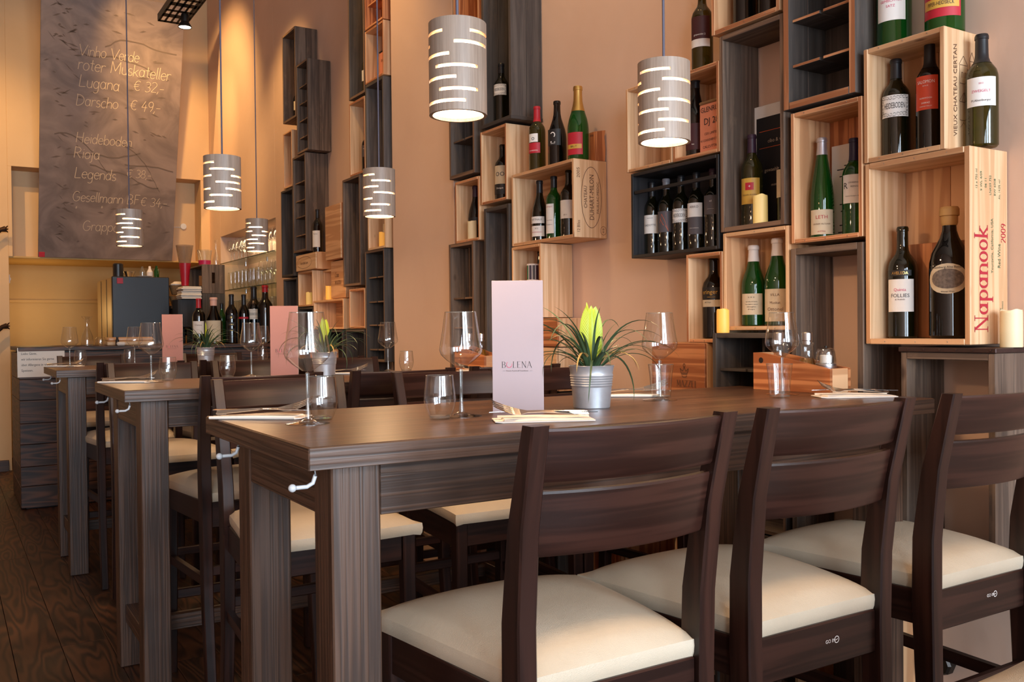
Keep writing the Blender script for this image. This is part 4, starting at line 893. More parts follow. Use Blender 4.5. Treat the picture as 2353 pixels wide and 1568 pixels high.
bottle('bottle with white label with black stripe, left inside the box with the oval stamp', (2.25, 3.385, 1.6335), .272, .072, 'burgundy', BOT, (CAPK, .8), [(.09, .26, 58, LW, [('2012', .006, .75, INK), ('BLAUFR\u00c4NKISCH', .005, .4, INKR)]), (.30, .41, 58, LW, [('NITTNAUS', .008, .55, INK)])], -26)
bottle('green bottle with narrow white label, middle inside the box with the oval stamp', (2.25, 3.274, 1.6335), .275, .070, 'bordeaux', BOTG, (CAPK, .82), [(.10, .56, 36, LW, [('NITTNAUS', .005, .9, INKR), ('Gr\u00fcner Veltliner', .004, .45, INK), ('Neusiedlersee', .004, .3, INK)], 'rect', -14)], -24)
bottle('bottle with plain pinkish label, right inside the box with the oval stamp', (2.25, 3.165, 1.6335), .285, .070, 'bordeaux', BOT, None, [(.28, .55, 52, LW, [('2011', .006, .2, BURN)])], -26)
bottle('slim dark bottle behind the mosaic candle glass in the lower pine box', (2.28, 3.43, 1.3135), .285, .062, 'flute', BOTK, None, [], 0)
# --- left groups
bottle('bottle with pale label deep in the tall brown crate at the far left', (2.262, 6.62, 2.8065), .26, .07, 'bordeaux', BOTK, (SILV, .8), [(.3, .55, 60, LC, [])], 0)
bottle('dark bottle with orange lettering in the narrow gap of the far left crates', (2.262, 6.60, 2.3165), .30, .074, 'bordeaux', BOTK, None, [(.3, .5, 60, LK, [('OX', .02, .5, ORI)])], 0)
bottle('bottle with white label at the bottom of the dark crate at the far left', (2.265, 6.64, 1.6695), .28, .072, 'bordeaux', BOTK, None, [(.3, .52, 60, LW, [])], 0)
bottle('slender wine bottle with white label beside the upright closed pine box', (2.225, 6.135, 1.7985), .300, .070, 'bordeaux', BOTK, (CAPK, .8), [(.12, .5, 55, LW, [('Merlot', .008, .8, BURN)])], -30)
bottle('yellow-green bottle with white label half hidden in the upper dark crate', (2.255, 5.290, 2.6965), .300, .076, 'bordeaux', BOTY, (CAPK, .85), [(.30, .52, 60, LW, [('SOMMER', .006, .5, INKG)])], -20)
bottle('wine bottle with grey label in the tall open pine niche of the left group', (2.25, 5.300, 2.2225), .285, .072, 'bordeaux', BOTK, None, [(.35, .60, 60, LG, [('Heinrich', .006, .7, WHI)])], -25)
bottle('bottle with greenish label behind the glowing candle in the left group', (2.27, 5.045, 1.7435), .19, .065, 'bordeaux', BOT, (CAPK, .8), [(.3, .75, 58, LC, [('V', .02, .5, INKG)])], -20)
bottle('bottle with red-lettered label at the foot of the tall dark box in the left group', (2.26, 4.985, 2.1935), .28, .07, 'bordeaux', BOTK, None, [(.1, .38, 58, LW, [('B1', .02, .5, INKR)])], -20)
# --- bar top bottles
BZ = 1.1605
bottle('magnum with red capsule and white label, leftmost bottle on the bar', (1.752, 7.60, BZ), .365, .100, 'bordeaux', BOTK, (CAPR, .79), [(.22, .50, 55, LW, [('Chateau', .012, .7, BURN), ('------', .008, .35, BURN)])], -6)
bottle('broad bottle with pale pink wax top and plain label on the bar', (1.875, 7.62, BZ), .375, .134, 'burgundy', BOTK, (WAXP, .82, .003), [(.05, .50, 58, LC, [])], -6)
bottle('bright green bottle half hidden behind the wax-topped bottle on the bar', (1.985, 7.80, BZ), .335, .075, 'bordeaux', BOTG, (CAPK, .86), [], 0)
bottle('black magnum with gold medallion lettering on the bar', (2.000, 7.55, BZ), .400, .097, 'bordeaux', BOTK, (CAPK, .79), [(.50, .58, 40, LK, [('o', .022, .5, GOLD)]), (.36, .43, 40, LK, [('----', .02, .5, GOLD)]), (.25, .3, 40, LK, [('---', .018, .5, GOLD)])], -6)
bottle('black magnum with red stripe label on the bar', (2.108, 7.58, BZ), .400, .092, 'bordeaux', BOTK, (CAPK, .79), [(.50, .54, 55, LR, [])], -6)
heide('very large bottle with ornate scrollwork label on the bar', (2.215, 7.66, BZ), .470, .125, .42, .60, -6, 58, (CAPK, .78), BOTK)
bottle('large bottle with red top behind the salmon menu at the right end of the bar', (2.262, 7.50, BZ), .475, .125, 'bordeaux', BOTK, (CAPR, .88), [], 0)

# ================================================================== CRATES ON THE WALL
def crate(label, y0, y1, z0, z1, mat, edge=None, th=.013, x0=2.17, x1=2.336, back=None, shelves=(), cols=(), nside=2, front=None, ext=0, name='wine_crate', group=None, tie=False):
    """open box with its mouth to the room (-X); y0 near end, y1 far end"""
    yc, xc = (y0+y1)/2, (x0+x1)/2
    t = thing(name, label, 'crate', (xc, yc, z0), 0, group)
    mats = [mat, edge or mat]; a0, a1 = x0-xc, x1-xc; b0, b1 = y0-yc, y1-yc; h = z1-z0; D = a1-a0; j = lambda: random.uniform(-.0012, .0012)
    for s, (p, q) in enumerate(((b0, b0+th), (b1-th, b1))):
        for k in range(nside):
            MB().box((a0+D*k/nside+(j() if k == 0 else .0006), p+(.0004 if k else 0), .0005), (a0+D*(k+1)/nside-.0006, q-(.0004 if k else 0), h-.0005), 'z', .0014, 0, 1).build('side_plank', mats, t)
    MB().box((a0-ext+j(), b0+th, 0), (a1, b1-th, th), 'y', .0014, 0, 1).build('bottom_board', mats, t) if not ext else MB().box((a0-ext, b0-.004, -.001), (a1, b1+.004, th*.8), 'y', .0014, 0, 1).build('bottom_board', mats, t)
    MB().box((a0+j(), b0+th, h-th), (a1, b1-th, h), 'y', .0014, 0, 1).build('top_board', mats, t)
    if back:
        nb = max(1, round((h if h < (y1-y0) else (y1-y0))/.13))
        for k in range(nb):
            if h > (y1-y0): MB().box((a1-.008, b0+th+(y1-y0-2*th)*k/nb+.0006, th), (a1-.0005, b0+th+(y1-y0-2*th)*(k+1)/nb-.0006, h-th), 'z', .001).build('back_plank', back, t)
            else: MB().box((a1-.008, b0+th, th+(h-2*th)*k/nb+.0006), (a1-.0005, b1-th, th+(h-2*th)*(k+1)/nb-.0006), 'y', .001).build('back_plank', back, t)
    for f in shelves:
        mb = MB(); z = h*f; mm = (b0+b1)/2; g_ = .006
        mb.box((a0+.016, b0+th, z), (a1-.009, mm-g_, z+.009), 'y', .001, 0, 1); mb.box((a0+.024, mm-g_, z+.0005), (a1-.009, mm+g_, z+.0085), 'y', .0005); mb.box((a0+.016, mm+g_, z), (a1-.009, b1-th, z+.009), 'y', .001, 0, 1)
        mb.build('shelf', mats, t)
    for f in cols: MB().box((a0+.075, b0+(b1-b0)*f-.005, th), (a1-.0095, b0+(b1-b0)*f+.005, h-th), 'z', .001, 0, 1).build('divider', mats, t)
    if front:
        for k in range(front[1]):
            MB().box((a0-.009, b0+.001+(b1-b0-.002)*0, th*.2+(h-.4*th)*k/front[1]+.0004), (a0-.0008, b1-.001, th*.2+(h-.4*th)*(k+1)/front[1]-.0004), 'y', .001).build('lid_plank', front[0], t)
    if mat in (PINE, PINE2, PINE3):         # nails / staples in the front edges and dovetail slot line of the lid
        mb = MB()
        for f in (.2, .5, .8): mb.lathe([(0, -.0016), (.0016, -.001), (.0016, 0)], 6, c=(a0, b0+(b1-b0)*f, h-th/2), ax='x'); mb.lathe([(0, -.0016), (.0016, -.001), (.0016, 0)], 6, c=(a0, b0+(b1-b0)*f, th/2), ax='x')
        mb.build('nail_heads', STEEL, t)['kind'] = 'stuff'
    return t
def side_text(t, s, u, z, size, mat, fn=bfont, wmax=None, shear=0, rot=True, depth=None):
    """lettering on the near end (-Y face), running upwards"""
    y = min(v.co.y for c in t.children if c.name.startswith('side_plank') for v in c.data.vertices)
    if rot: return decal('stencil_lettering', fn(s), mat, t, (u, y-.0001, z), (0, 0, 1), (-1, 0, 0), size, 'c', .0007, wmax=wmax, shear=shear)
    return decal('stencil_lettering', fn(s), mat, t, (u, y-.0001, z), (1, 0, 0), (0, 0, 1), size, 'c', .0007, wmax=wmax, shear=shear)
def ring(parent, org, U, V, ru, rv, w, mat, name='stencil_oval'):
    mb = MB(); U = Vector(U); V = Vector(V); n = 40; o = Vector(org)
    mb.add([o+U*ru*math.cos(2*PI*k/n)+V*rv*math.sin(2*PI*k/n) for k in range(n)]+[o+U*(ru-w)*math.cos(2*PI*k/n)+V*(rv-w)*math.sin(2*PI*k/n) for k in range(n)], [[k, (k+1) % n, n+(k+1) % n, n+k] for k in range(n)])
    return mb.build(name, mat, parent)
def lines(parent, name, polys, w, mat, tf):
    mb = MB()
    for pts in polys:
        for a, b in zip(pts, pts[1:]):
            dx, dy = b[0]-a[0], b[1]-a[1]; l = math.hypot(dx, dy) or 1; nx, ny = -dy/l*w, dx/l*w
            mb.add([tf(a[0]+nx, a[1]+ny), tf(a[0]-nx, a[1]-ny), tf(b[0]-nx, b[1]-ny), tf(b[0]+nx, b[1]+ny)], [[0, 1, 2, 3]])
    return mb.build(name, mat, parent)
# --- right group
R1 = crate('large open pine box with big red lettering on its end, at the right', 1.339, 1.643, 1.2, 1.696, PINE2, PINE, back=PINE, nside=1, th=.015)
R2 = crate('open pine box with a castle printed on its end, top right of the wall', 1.405, 1.645, 1.6985, 2.011, PINE2, PINE, back=PINE, nside=1, th=.013)
R3 = crate('dark shelf crate with pale cut edges and two shelves at the top right', 1.668, 1.925, 1.90, 2.53, GREYD, EDGE, back=GREYD, shelves=(.20, .415, .64), th=.022, x0=2.165)
R4 = crate('open pine box with two green bottles and a text sheet, mid right', 1.652, 1.902, 1.4985, 1.888, PINE, EDGE, back=PINE3, nside=1, th=.013)
R5 = crate('tall backless weathered grey crate with a framed menu inside', 1.928, 2.198, 1.560, 2.199, BROWNW, EDGE2, th=.016, nside=2)
R6 = crate('pine box with dark bottles at the top edge, above the tall grey crate', 1.942, 2.232, 2.2105, 2.527, PINE, EDGE, back=PINE, nside=1, th=.015)
R7a = crate('shallow open pine box behind the right pendant lamp', 2.431, 2.680, 1.828, 2.137, PINE2, PINE, back=PINE2, nside=2, th=.011)
R7b = crate('pine box holding the salmon tin and a dark bottle', 2.200, 2.424, 1.8265, 2.124, PINE, EDGE, back=PINE, nside=1, th=.012)
R8 = crate('black painted box with a row of wine bottles', 2.204, 2.654, 1.508, 1.820, BLACKW, BLACKW, back=BLACKW, nside=1, th=.012)
MB().box((-.081, -.21, .235), (-.071, .21, .247), 'y').build('neck_rail', BLACKW, R8)
R9 = crate('small narrow pine box with a black bottle and a lit candle', 2.190, 2.363, 1.2, 1.500, PINE2, EDGE, back=PINE, nside=1, th=.012)
R10 = crate('low pine box with two old green bottles', 1.914, 2.186, 1.2405, 1.5565, PINE, PINE2, back=PINE2, nside=1, th=.013)
R11 = crate('tall backless grey crate standing behind the condiment box', 1.650, 1.905, .525, 1.484, BROWNW, BROWNW, th=.020, nside=2)
R12 = crate('weathered grey crate with a rusty metal rim around its top, at the right edge', 1.275, 1.534, .563, 1.180, BROWNW, BROWNW, th=.018, nside=2)
MB().box((-.088, -.134, .617), (.083, .134, .630), 'y', .002).build('metal_rim', RIM, R12)
for k in range(6): MB().lathe([(0, -.002), (.003, -.001), (.003, 0)], 8, c=(-.088, -.12+.045*k, .6235), ax='x').build('rivet', RIM, R12)
R13 = crate('closed pine box with a crown printed on its front, behind the front table', 2.265, 2.535, 1.003, 1.199, PINE, EDGE, front=(PINE3, 1), nside=1)
R14 = crate('small dark crate with a corner shelf, behind the front table', 1.918, 2.186, 1.035, 1.232, GREYD, GREYD, shelves=(.38,), cols=(.45,), back=GREYD, th=.016, x0=2.12)
R15 = crate('upright pine box near the floor behind the rightmost chairs', 1.60, 1.90, .02, .515, PINE, PINE2, back=GREYD, nside=1)
R16 = crate('dark crate on the floor under the right group', 1.95, 2.24, .02, .60, GREYD, GREYD, back=GREYD)
R17 = crate('grey crate under the small dark corner-shelf crate', 1.93, 2.24, .605, 1.030, GREY, EDGE2, back=None)
R18 = crate('orange pine box low on the wall, seen through the chair backs', 2.42, 2.71, .20, .56, PINE3, PINE2, back=PINE3, nside=1)
R19 = crate('reddish pine box low on the wall, left of the other low one', 2.73, 3.0, .20, .50, PINE3, PINE3, back=PINE3, nside=1)
# lettering on box ends and fronts
nap = {'a': (.60, [arc(.24, .3, .2, .3, 30, 330, 14), [(.46, .6), (.46, .0)]]), 'p': (.62, [[(.1, .6), (.1, -.4)], arc(.32, .3, .22, .3, 150, -150, 14)]), 'n': (.62, [[(.1, .6), (.1, 0)], [(.1, .42)]+arc(.32, .38, .2, .2, 160, 0)+[(.52, .2)], [(.52, .4), (.52, 0)]]), 'k': (.62, [[(.1, 1), (.1, 0)], [(.48, .6), (.14, .26)], [(.2, .32), (.54, 0)]])}
_old = {c: G[c] for c in nap}; G.update(nap)
side_text(R1, 'Napanook', -.036, .168, .056, INKR, lambda s: strokes(s, .07, True), wmax=.268); G.update(_old)
side_text(R1, '2009', .062, .285, .019, INKR, lambda s: strokes(s, .075, True), wmax=.062)
side_text(R1, 'Red Wine', .043, .225, .012, INKG, wmax=.062)
side_text(R1, 'Yountville, California, USA', .012, .25, .009, INKG, wmax=.14)
for k, s in enumerate(('12 x 750 ml', '9 WL 4/09', '06 11', 'LNK09 752', 'BW 6008', 'Alc. 14.5% vol')): side_text(R1, s, -.055+.02*k, .415-.004*k, .008, INKG, wmax=.05)
side_text(R1, 'Imported by', .048, .075, .006, INKG, wmax=.035); side_text(R1, 'Ets. Bizaux - FRANCE', .058, .085, .006, INKG, wmax=.05)
side_text(R2, 'VIEUX CHATEAU CERTAN', -.038, .155, .0145, BURN, bfont, wmax=.235, shear=-.15)
yf = -.1203
cas = [[(-.02, 0), (.02, 0), (.02, .05), (-.02, .05), (-.02, 0)], [(-.024, .05), (0, .075), (.024, .05)], [(.035, -.01), (.06, -.01), (.06, .065), (.035, .065), (.035, -.01)], [(.032, .065), (.047, .09), (.063, .065)], [(.02, .04), (.035, .04)], [(-.01, .015), (-.01, .03), (-.003, .03), (-.003, .015)], [(.006, .015), (.006, .03), (.012, .03), (.012, .015)], [(.043, .01), (.052, .01), (.052, .03), (.043, .03), (.043, .01)]]
cas += [[(a+.0, b-.1) for a, b in p] for p in cas[:2]]+[[(-.02, -.05), (-.02, 0)], [(.02, -.05), (.02, 0)], [(-.01, -.05), (.0, -.03), (.012, -.02)], [(-.018, -.12), (0, -.105), (.018, -.12), (.03, -.1)]]
lines(R2, 'castle_print', cas, .0007, BURN, lambda x, y: (x*.8-.002, yf-.0005, y*.95+.175))
side_text(R2, '12', .06, .2, .014, BURN)
decal('brand_lettering', strokes('MAZZEI', .08, True), BURN, R13, (-.0925, -.045, .056), (0, -1, 0), (0, 0, 1), .021, 'c', .0008, wmax=.12)
lines(R13, 'crown_print', [[(-.016, .0), (.016, .0)], [(-.016, .004), (.016, .004)], [(-.016, .004), (-.02, .02), (-.008, .01), (0, .024), (.008, .01), (.02, .02), (.016, .004)], arc(0, .03, .005, .006, 0, 360, 10), [(-.012, -.004), (-.008, -.01), (.008, -.01), (.012, -.004)]], .0012, BURN, lambda x, y: (-.0932, -(x+.035), y+.088))
# things in and on the right group
MB().box((.040, -.115, .016), (.047, .115, .275), 'z').build('loose_inner_board', PINE3, R1)
t = thing('salmon_tin', 'salmon-coloured tin with black stencilled lettering', 'tin', (2.235, 2.272, 1.8395)); MB().box((-.03, -.058, 0), (.03, .058, .168), bev=.004).build('tin_body', TIN, t); MB().box((-.031, -.059, .168), (.031, .059, .178), bev=.003).build('tin_lid', plain('dull_brass', (150, 122, 90), .4, .6), t)
for s, z, sz, w in (('GLENRURI', .148, .017, .10), ('DJ 28', .108, .022, .075), ('CEX LIMITED', .066, .008, .07), ('41 CONVENIENT ROAD', .044, .008, .1), ('CALCUTTA-71', .022, .009, .08)): decal('stencil_lettering', bfont(s), INK, t, (-.0302, 0, z), (0, -1, 0), (0, 0, 1), sz, 'c', .0008, wmax=w)
t = thing('framed_menu', 'white-edged dark menu poster leaning inside the tall grey crate', 'poster', (2.318, 2.075, 1.5765)); MB().box((-.003, -.13, 0), (.003, .137, .405), bev=.001).build('card', LW, t)
o = MB().box((-.0045, -.13, 0), (-.0032, .098, .365), bev=.0003).build('black_print', LK, t)
for s, z, sz in (('cibo & vino', .285, .012), ('gewaehlt weine', .19, .012), ('monatlich', .14, .009)): decal('lettering', bfont(s), CHALK, o, (-.0046, .01, z), (0, -1, 0), (0, 0, 1), sz, 'c', .0006, wmax=.16)
for z in (.318, .263): MB().box((-.0056, -.06, z), (-.0046, .085, z+.0015), bev=.0002).build('rule', ORI, o)
t = thing('text_sheet', 'white printed sheet standing behind the bottles in the mid pine box', 'sheet', (2.315, 1.775, 1.5125)); MB().box((-.001, -.1, 0), (.001, .095, .285), bev=.0003).build('sheet', PAPER, t)
mb = MB()
for k in range(20):
    if k % 6 != 5: mb.box((-.0018, -.08, .02+k*.0105), (-.0012, .075-random.random()*.05, .0232+k*.0105), bev=.0001)
mb.build('text_lines', INK, t); MB().box((-.0018, -.07, .243), (-.0012, -.02, .27), bev=.0002).build('gold_emblem', LGO, t)
t = thing('box_clasp', 'small metal clasp on the left side of the shallow pine box', 'clasp', (2.20, 2.6805, 1.985)); MB().box((-.008, .0, -.018), (.008, .006, .018)).build('plate', BLKM, t); MB().tube([(-.004, .006, -.012), (-.006, .016, -.006), (-.006, .016, .006), (-.004, .006, .012)], .002).build('loop', BLKM, t)
t = thing('wall_socket_cover', 'dark octagonal cover on the wall low at the right', 'socket cover', (2.34, 1.523, .32)); MB().lathe([(0, -.03), (.03, -.03), (.035, -.022), (.035, 0), (0, 0)], 8, ax='x').build('cover', BLKM, t)
def candle(label, loc, r, h, lit=False, group='wax candles in the wine boxes'):
    t = thing('pillar_candle', label, 'candle', loc, 0, group); rnd = random.Random(int(loc[1]*100))
    n = 28; prof = [(0, 0), (r*.97, 0), (r, .003), (r, h*.5), (r*.985, h*.93)]
    mb = MB().lathe(prof, n); vs = []; fs = []
    hs = [h+.0022*math.sin(2*2*PI*k/n+loc[1]*9)+.0012*math.sin(5*2*PI*k/n) for k in range(n)]
    for rr, dz in ((r*.985, None), (r*.95, 0), (r*.80, -.002), (r*.70, -.012), (0.001, -.014)):
        for k in range(n): vs.append((rr*math.cos(2*PI*k/n), rr*math.sin(2*PI*k/n), h*.93 if dz is None else hs[k]*(1 if dz > -.01 else 0)+(h if dz <= -.01 else 0)+dz))
    for q in range(4):
        for k in range(n): fs.append([q*n+k, q*n+(k+1) % n, (q+1)*n+(k+1) % n, (q+1)*n+k])
    mb.add(vs, fs, 0, 'z', True).build('wax_body', CANDLE if lit else CANDLE2, t)
    MB().tube([(0, 0, h-.014), (.001, 0, h-.002)], .001, 6).build('wick', CAPK, t); return t
candle('ivory candle on the metal-rimmed crate at the right edge', (2.262, 1.288, 1.1935), .026, .092).children[0].data.materials[0] = IVORY
candle('glowing orange candle on the small dark crate beside the black bottle', (2.146, 2.165, 1.2325), .0205, .076, True)
candle('half-lit candle in front of the gold-labelled bottle in the tall grey crate', (2.205, 2.057, 1.5765), .023, .090)
candle('unlit pale candle in the narrow pine box of the middle group', (2.215, 3.932, 1.6935), .023, .090).children[0].data.materials[0] = IVORY
candle('glowing candle below the right pendant lamp of the second table', (2.215, 5.010, 1.7435), .021, .088, True)
candle('glowing candle standing before the closed lettered box in the left group', (2.215, 5.900, 1.4645), .024, .092, True)
candle('half-lit candle in the open pine box of the left group', (2.215, 6.300, 1.4405), .022, .088)
# --- middle group
M1 = crate('large dark weathered crate at the top of the middle group', 3.486, 3.746, 2.1935, 3.20, GREYD, GREYD, th=.020, back=GREYD, ext=.004)
M0 = crate('reddish pine box high beside the large dark crate', 3.765, 4.02, 2.56, 3.3, PINE3, PINE, back=PINE3, nside=1)
M2 = crate('dark two-shelf crate at the left of the middle group', 3.822, 4.079, 2.002, 2.545, GREY, EDGE2, back=GREYD, shelves=(.33, .62), th=.018)
M3 = crate('upright pine box with a portrait bottle in the middle group', 3.531, 3.767, 1.838, 2.181, PINE2, EDGE, back=PINE, nside=1)
M4 = crate('narrow pine box with candle and dark bottle in the middle group', 3.784, 4.023, 1.678, 1.981, PINE2, EDGE, back=PINE3, nside=1)
M5 = crate('pine box with a large oval stamp on its end, middle group', 3.015, 3.491, 1.6205, 1.939, PINE2, PINE, back=PINE, nside=1)
M6 = crate('pine box with a knotty side holding the mosaic candle glass', 3.261, 3.497, 1.30, 1.6175, PINE2, PINE, back=PINE, nside=1)
M7 = crate('tall grey backless crate in the middle group', 3.515, 3.738, .95, 1.818, GREY, GREYD, th=.018, nside=2)
M8 = crate('brown weathered slatted crate with inner shelves, left foot of the middle group', 3.841, 4.095, .95, 1.680, BROWNW, EDGE2, shelves=(.42, .62, .2), cols=(.42, .7), th=.018)
M9 = crate('closed orange pine box behind the plant leaves', 3.127, 3.485, 1.176, 1.296, PINE, EDGE, front=(PINE3, 1), nside=1)
M10 = crate('pale closed pine box under the orange one behind the plant', 3.136, 3.487, .99, 1.173, PINE2, EDGE, front=(PINE2, 2), nside=1)
M11 = crate('dark crate on the floor under the middle group', 3.15, 3.75, .02, .62, GREYD, GREYD, back=GREYD)
M12 = crate('weathered crate beneath the slatted crate of the middle group', 3.84, 4.09, .30, .945, GREYD, GREYD, back=GREYD)
M13 = crate('low dark box between floor crate and pale box in the middle group', 3.14, 3.49, .625, .985, GREYD, GREYD, back=GREYD)
e = -.0001; ys = -.2381
side_text(M5, 'CHATEAU', -.026, .165, .016, BURN, wmax=.09); side_text(M5, 'DUHART-MILON', .005, .165, .022, BURN, wmax=.185); side_text(M5, 'PAUILLAC-MEDOC', .036, .165, .012, BURN, wmax=.13)
side_text(M5, '2005', -.062, .262, .015, BURN); side_text(M5, '12 Blles', -.062, .045, .014, BURN, wmax=.05)
ring(M5, (.004, ys-.0006, .165), (1, 0, 0), (0, 0, 1), .052, .125, .0022, BURN); ring(M5, (.064, ys-.0006, .032), (1, 0, 0), (0, 0, 1), .016, .018, .0015, BURN)
side_text(M5, 'A B', .064, .032, .009, BURN, wmax=.022)
decal('brand_lettering', strokes('OOO', .06), BURN, M9, (-.0925, .14, .06), (0, 0, 1), (0, 1, 0), .014, 'c', .0008)
t = thing('box_end_piece', 'rough offcut of a wooden box end marked 2006 on the box with the oval stamp', 'wood offcut', (2.30, 3.035, 1.9395)); mb = MB()
mb.loft([[(-.02, -.018, 0), (.030, -.018, 0), (.034, -.018, .05), (.028, -.018, .1), (.033, -.018, .128), (-.02, -.018, .118)], [(-.02, .028, 0), (.030, .028, 0), (.030, .028, .05), (.033, .028, .1), (.030, .028, .130), (-.02, .028, .118)]], 'z'); mb.build('offcut', PINE3, t)
decal('stencil_lettering', bfont('2006'), BURN, t, (-.0202, .004, .105), (0, -1, 0), (0, 0, 1), .009, 'c', .0006)
t = thing('mosaic_candle_glass', 'mosaic candle glass with coloured strips in the lower pine box', 'candle holder', (2.222, 3.398, 1.3135)); MB().lathe([(0, 0), (.03, 0), (.03, .225), (.027, .225), (.027, .005), (0, .005)], 24).build('glass_cup', plain('frosted_white_glass', (226, 214, 208), .3), t)
tc_ = [INKR, CAPB, LGO, INKG, CAPP, LO, LG]
for k in range(12):
    for z in (.15, .0):
        cylpatch(MB(), .030, z+.006, z+.068 if z else z+.14, 2*PI*k/12, .20, 2, off=.001).build('mosaic_strip', tc_[(k*5+(z > 0)) % 7], t)
# --- left groups
crate('tall brown crate, topmost of the far left column', 6.402, 6.688, 2.790, 3.437, BROWNW, EDGE2, th=.016)
crate('dark crate with pigeonhole shelves near the top of the far left group', 6.146, 6.385, 2.512, 3.144, BROWNW, EDGE2, back=GREYD, shelves=(.17, .36, .55, .74), th=.016)
crate('weathered slatted crate with inner pigeonholes in the far left group', 6.215, 6.492, 1.817, 2.505, BROWNW, EDGE2, shelves=(.17, .36, .53, .72), cols=(.45,), th=.016, nside=2)
crate('narrow pine box with a bottle at the far left', 6.50, 6.698, 2.308, 2.718, PINE, PINE, back=PINE, nside=1)
crate('dark crate at the left edge of the far left group', 6.496, 6.768, 1.656, 2.300, GREYD, GREYD, th=.016)
L6 = crate('small closed pine box with printed front in the far left group', 6.003, 6.410, 1.677, 1.7945, PINE, PINE2, front=(PINE2, 1), nside=1)
L7 = crate('upright closed pine box glowing in lamplight in the far left group', 5.540, 5.815, 1.716, 2.072, PINE3, PINE3, front=(PINE, 1), nside=1)
L7b = crate('closed pine box with script lettering under the upright one in the left group', 5.540, 5.800, 1.4645, 1.712, PINE, PINE2, front=(PINE, 1), nside=1, x0=2.20)
L8 = crate('open pine box with a half-lit candle in the far left group', 6.10, 6.405, 1.427, 1.674, PINE2, PINE, back=PINE, nside=1)
L9 = crate('open pine box behind the glowing candle of the left group', 5.83, 6.087, 1.4645, 1.671, PINE2, PINE2, nside=1, x0=2.24)
crate('wide pine box with a striped side under the glowing candle', 5.53, 6.086, 1.264, 1.4600, PINE2, PINE, back=PINE, nside=1)
crate('tall slatted brown crate beside the closed lettered box', 5.241, 5.527, 1.532, 2.207, BROWNW, EDGE2, th=.016, shelves=(), cols=(.5,))
crate('pine box with a faded poster inside in the left group', 5.185, 5.43, 1.267, 1.511, PINE2, EDGE, back=PINE, nside=1)
crate('dark crate low at the far left', 6.426, 6.733, 1.10, 1.642, GREYD, GREYD, back=GREYD)
crate('small dark box under the open pine box at the far left', 6.097, 6.40, 1.15, 1.420, GREYD, GREYD)
crate('dark box below the striped pine box in the left group', 5.55, 6.05, .85, 1.258, GREYD, GREYD, back=GREYD)
crate('dark grey box below the poster box in the left group', 5.19, 5.50, .85, 1.260, GREYD, GREYD)
crate('upper tall dark crate with a yellow-green bottle in the left group', 5.145, 5.395, 2.682, 3.52, GREYD, EDGE2, th=.016)
crate('pine box holding a small tin, upper left group by the plaster pier', 4.866, 5.134, 2.7205, 3.035, PINE, EDGE, back=PINE, nside=1)
crate('topmost pine box with a shelf by the plaster pier', 4.866, 5.134, 3.040, 3.40, PINE3, EDGE, back=PINE3, nside=1, shelves=(.4,))
crate('open pine niche with a grey-labelled bottle in the left group', 5.150, 5.395, 2.208, 2.662, PINE2, EDGE, back=PINE, nside=1)
crate('tall dark box by the plaster pier in the left group', 4.875, 5.140, 2.180, 2.716, GREY, GREYD, th=.016)
crate('dark crate with four shelves by the plaster pier', 4.892, 5.168, 1.068, 1.728, GREYD, EDGE2, back=GREYD, shelves=(.10, .32, .53, .75), th=.014)
crate('pine box with a glowing candle by the plaster pier', 4.872, 5.125, 1.730, 2.176, PINE2, PINE2, back=PINE2, nside=1)
decal('brand_lettering', bfont('Serra Bell Lom'), BURN, L6, (-.0925, .03, .055), (0, -1, 0), (0, 0, 1), .018, 'c', .0008, wmax=.24)
ring(L6, (-.0928, .03, .058), (0, 1, 0), (0, 0, 1), .15, .042, .002, BURN)
decal('brand_lettering', strokes('MAZZEI', .08, True), BURN, L7b, (-.0778, .0, .105), (0, -1, 0), (0, 0, 1), .024, 'c', .0008, wmax=.16)
decal('brand_lettering', strokes('Casa', .05, False, .25), BURN, L7b, (-.0778, .02, .155), (0, -1, 0), (0, 0, 1), .030, 'c', .0008)
t = thing('old_tin', 'small reddish printed tin in the upper pine box by the pier', 'tin', (2.24, 4.97, 2.734)); MB().box((-.03, -.05, 0), (.03, .05, .15), bev=.004).build('tin_body', TIN, t); MB().box((-.031, -.051, .15), (.031, .051, .16), bev=.003).build('tin_lid', RIM, t); decal('lettering', bfont('2006'), BURN, t, (-.0302, 0, .1), (0, -1, 0), (0, 0, 1), .014, 'c', .0008)
t = thing('faded_poster', 'small faded red-framed picture inside the pine box of the left group', 'picture', (2.30, 5.27, 1.2805)); MB().box((-.003, -.06, 0), (.003, .06, .19), bev=.001).build('frame', LR, t); MB().box((-.004, -.05, .01), (-.0032, .05, .18), bev=.0002).build('print', plain('faded_print', (168, 132, 118), .6, noise=.5, nscale=40), t)

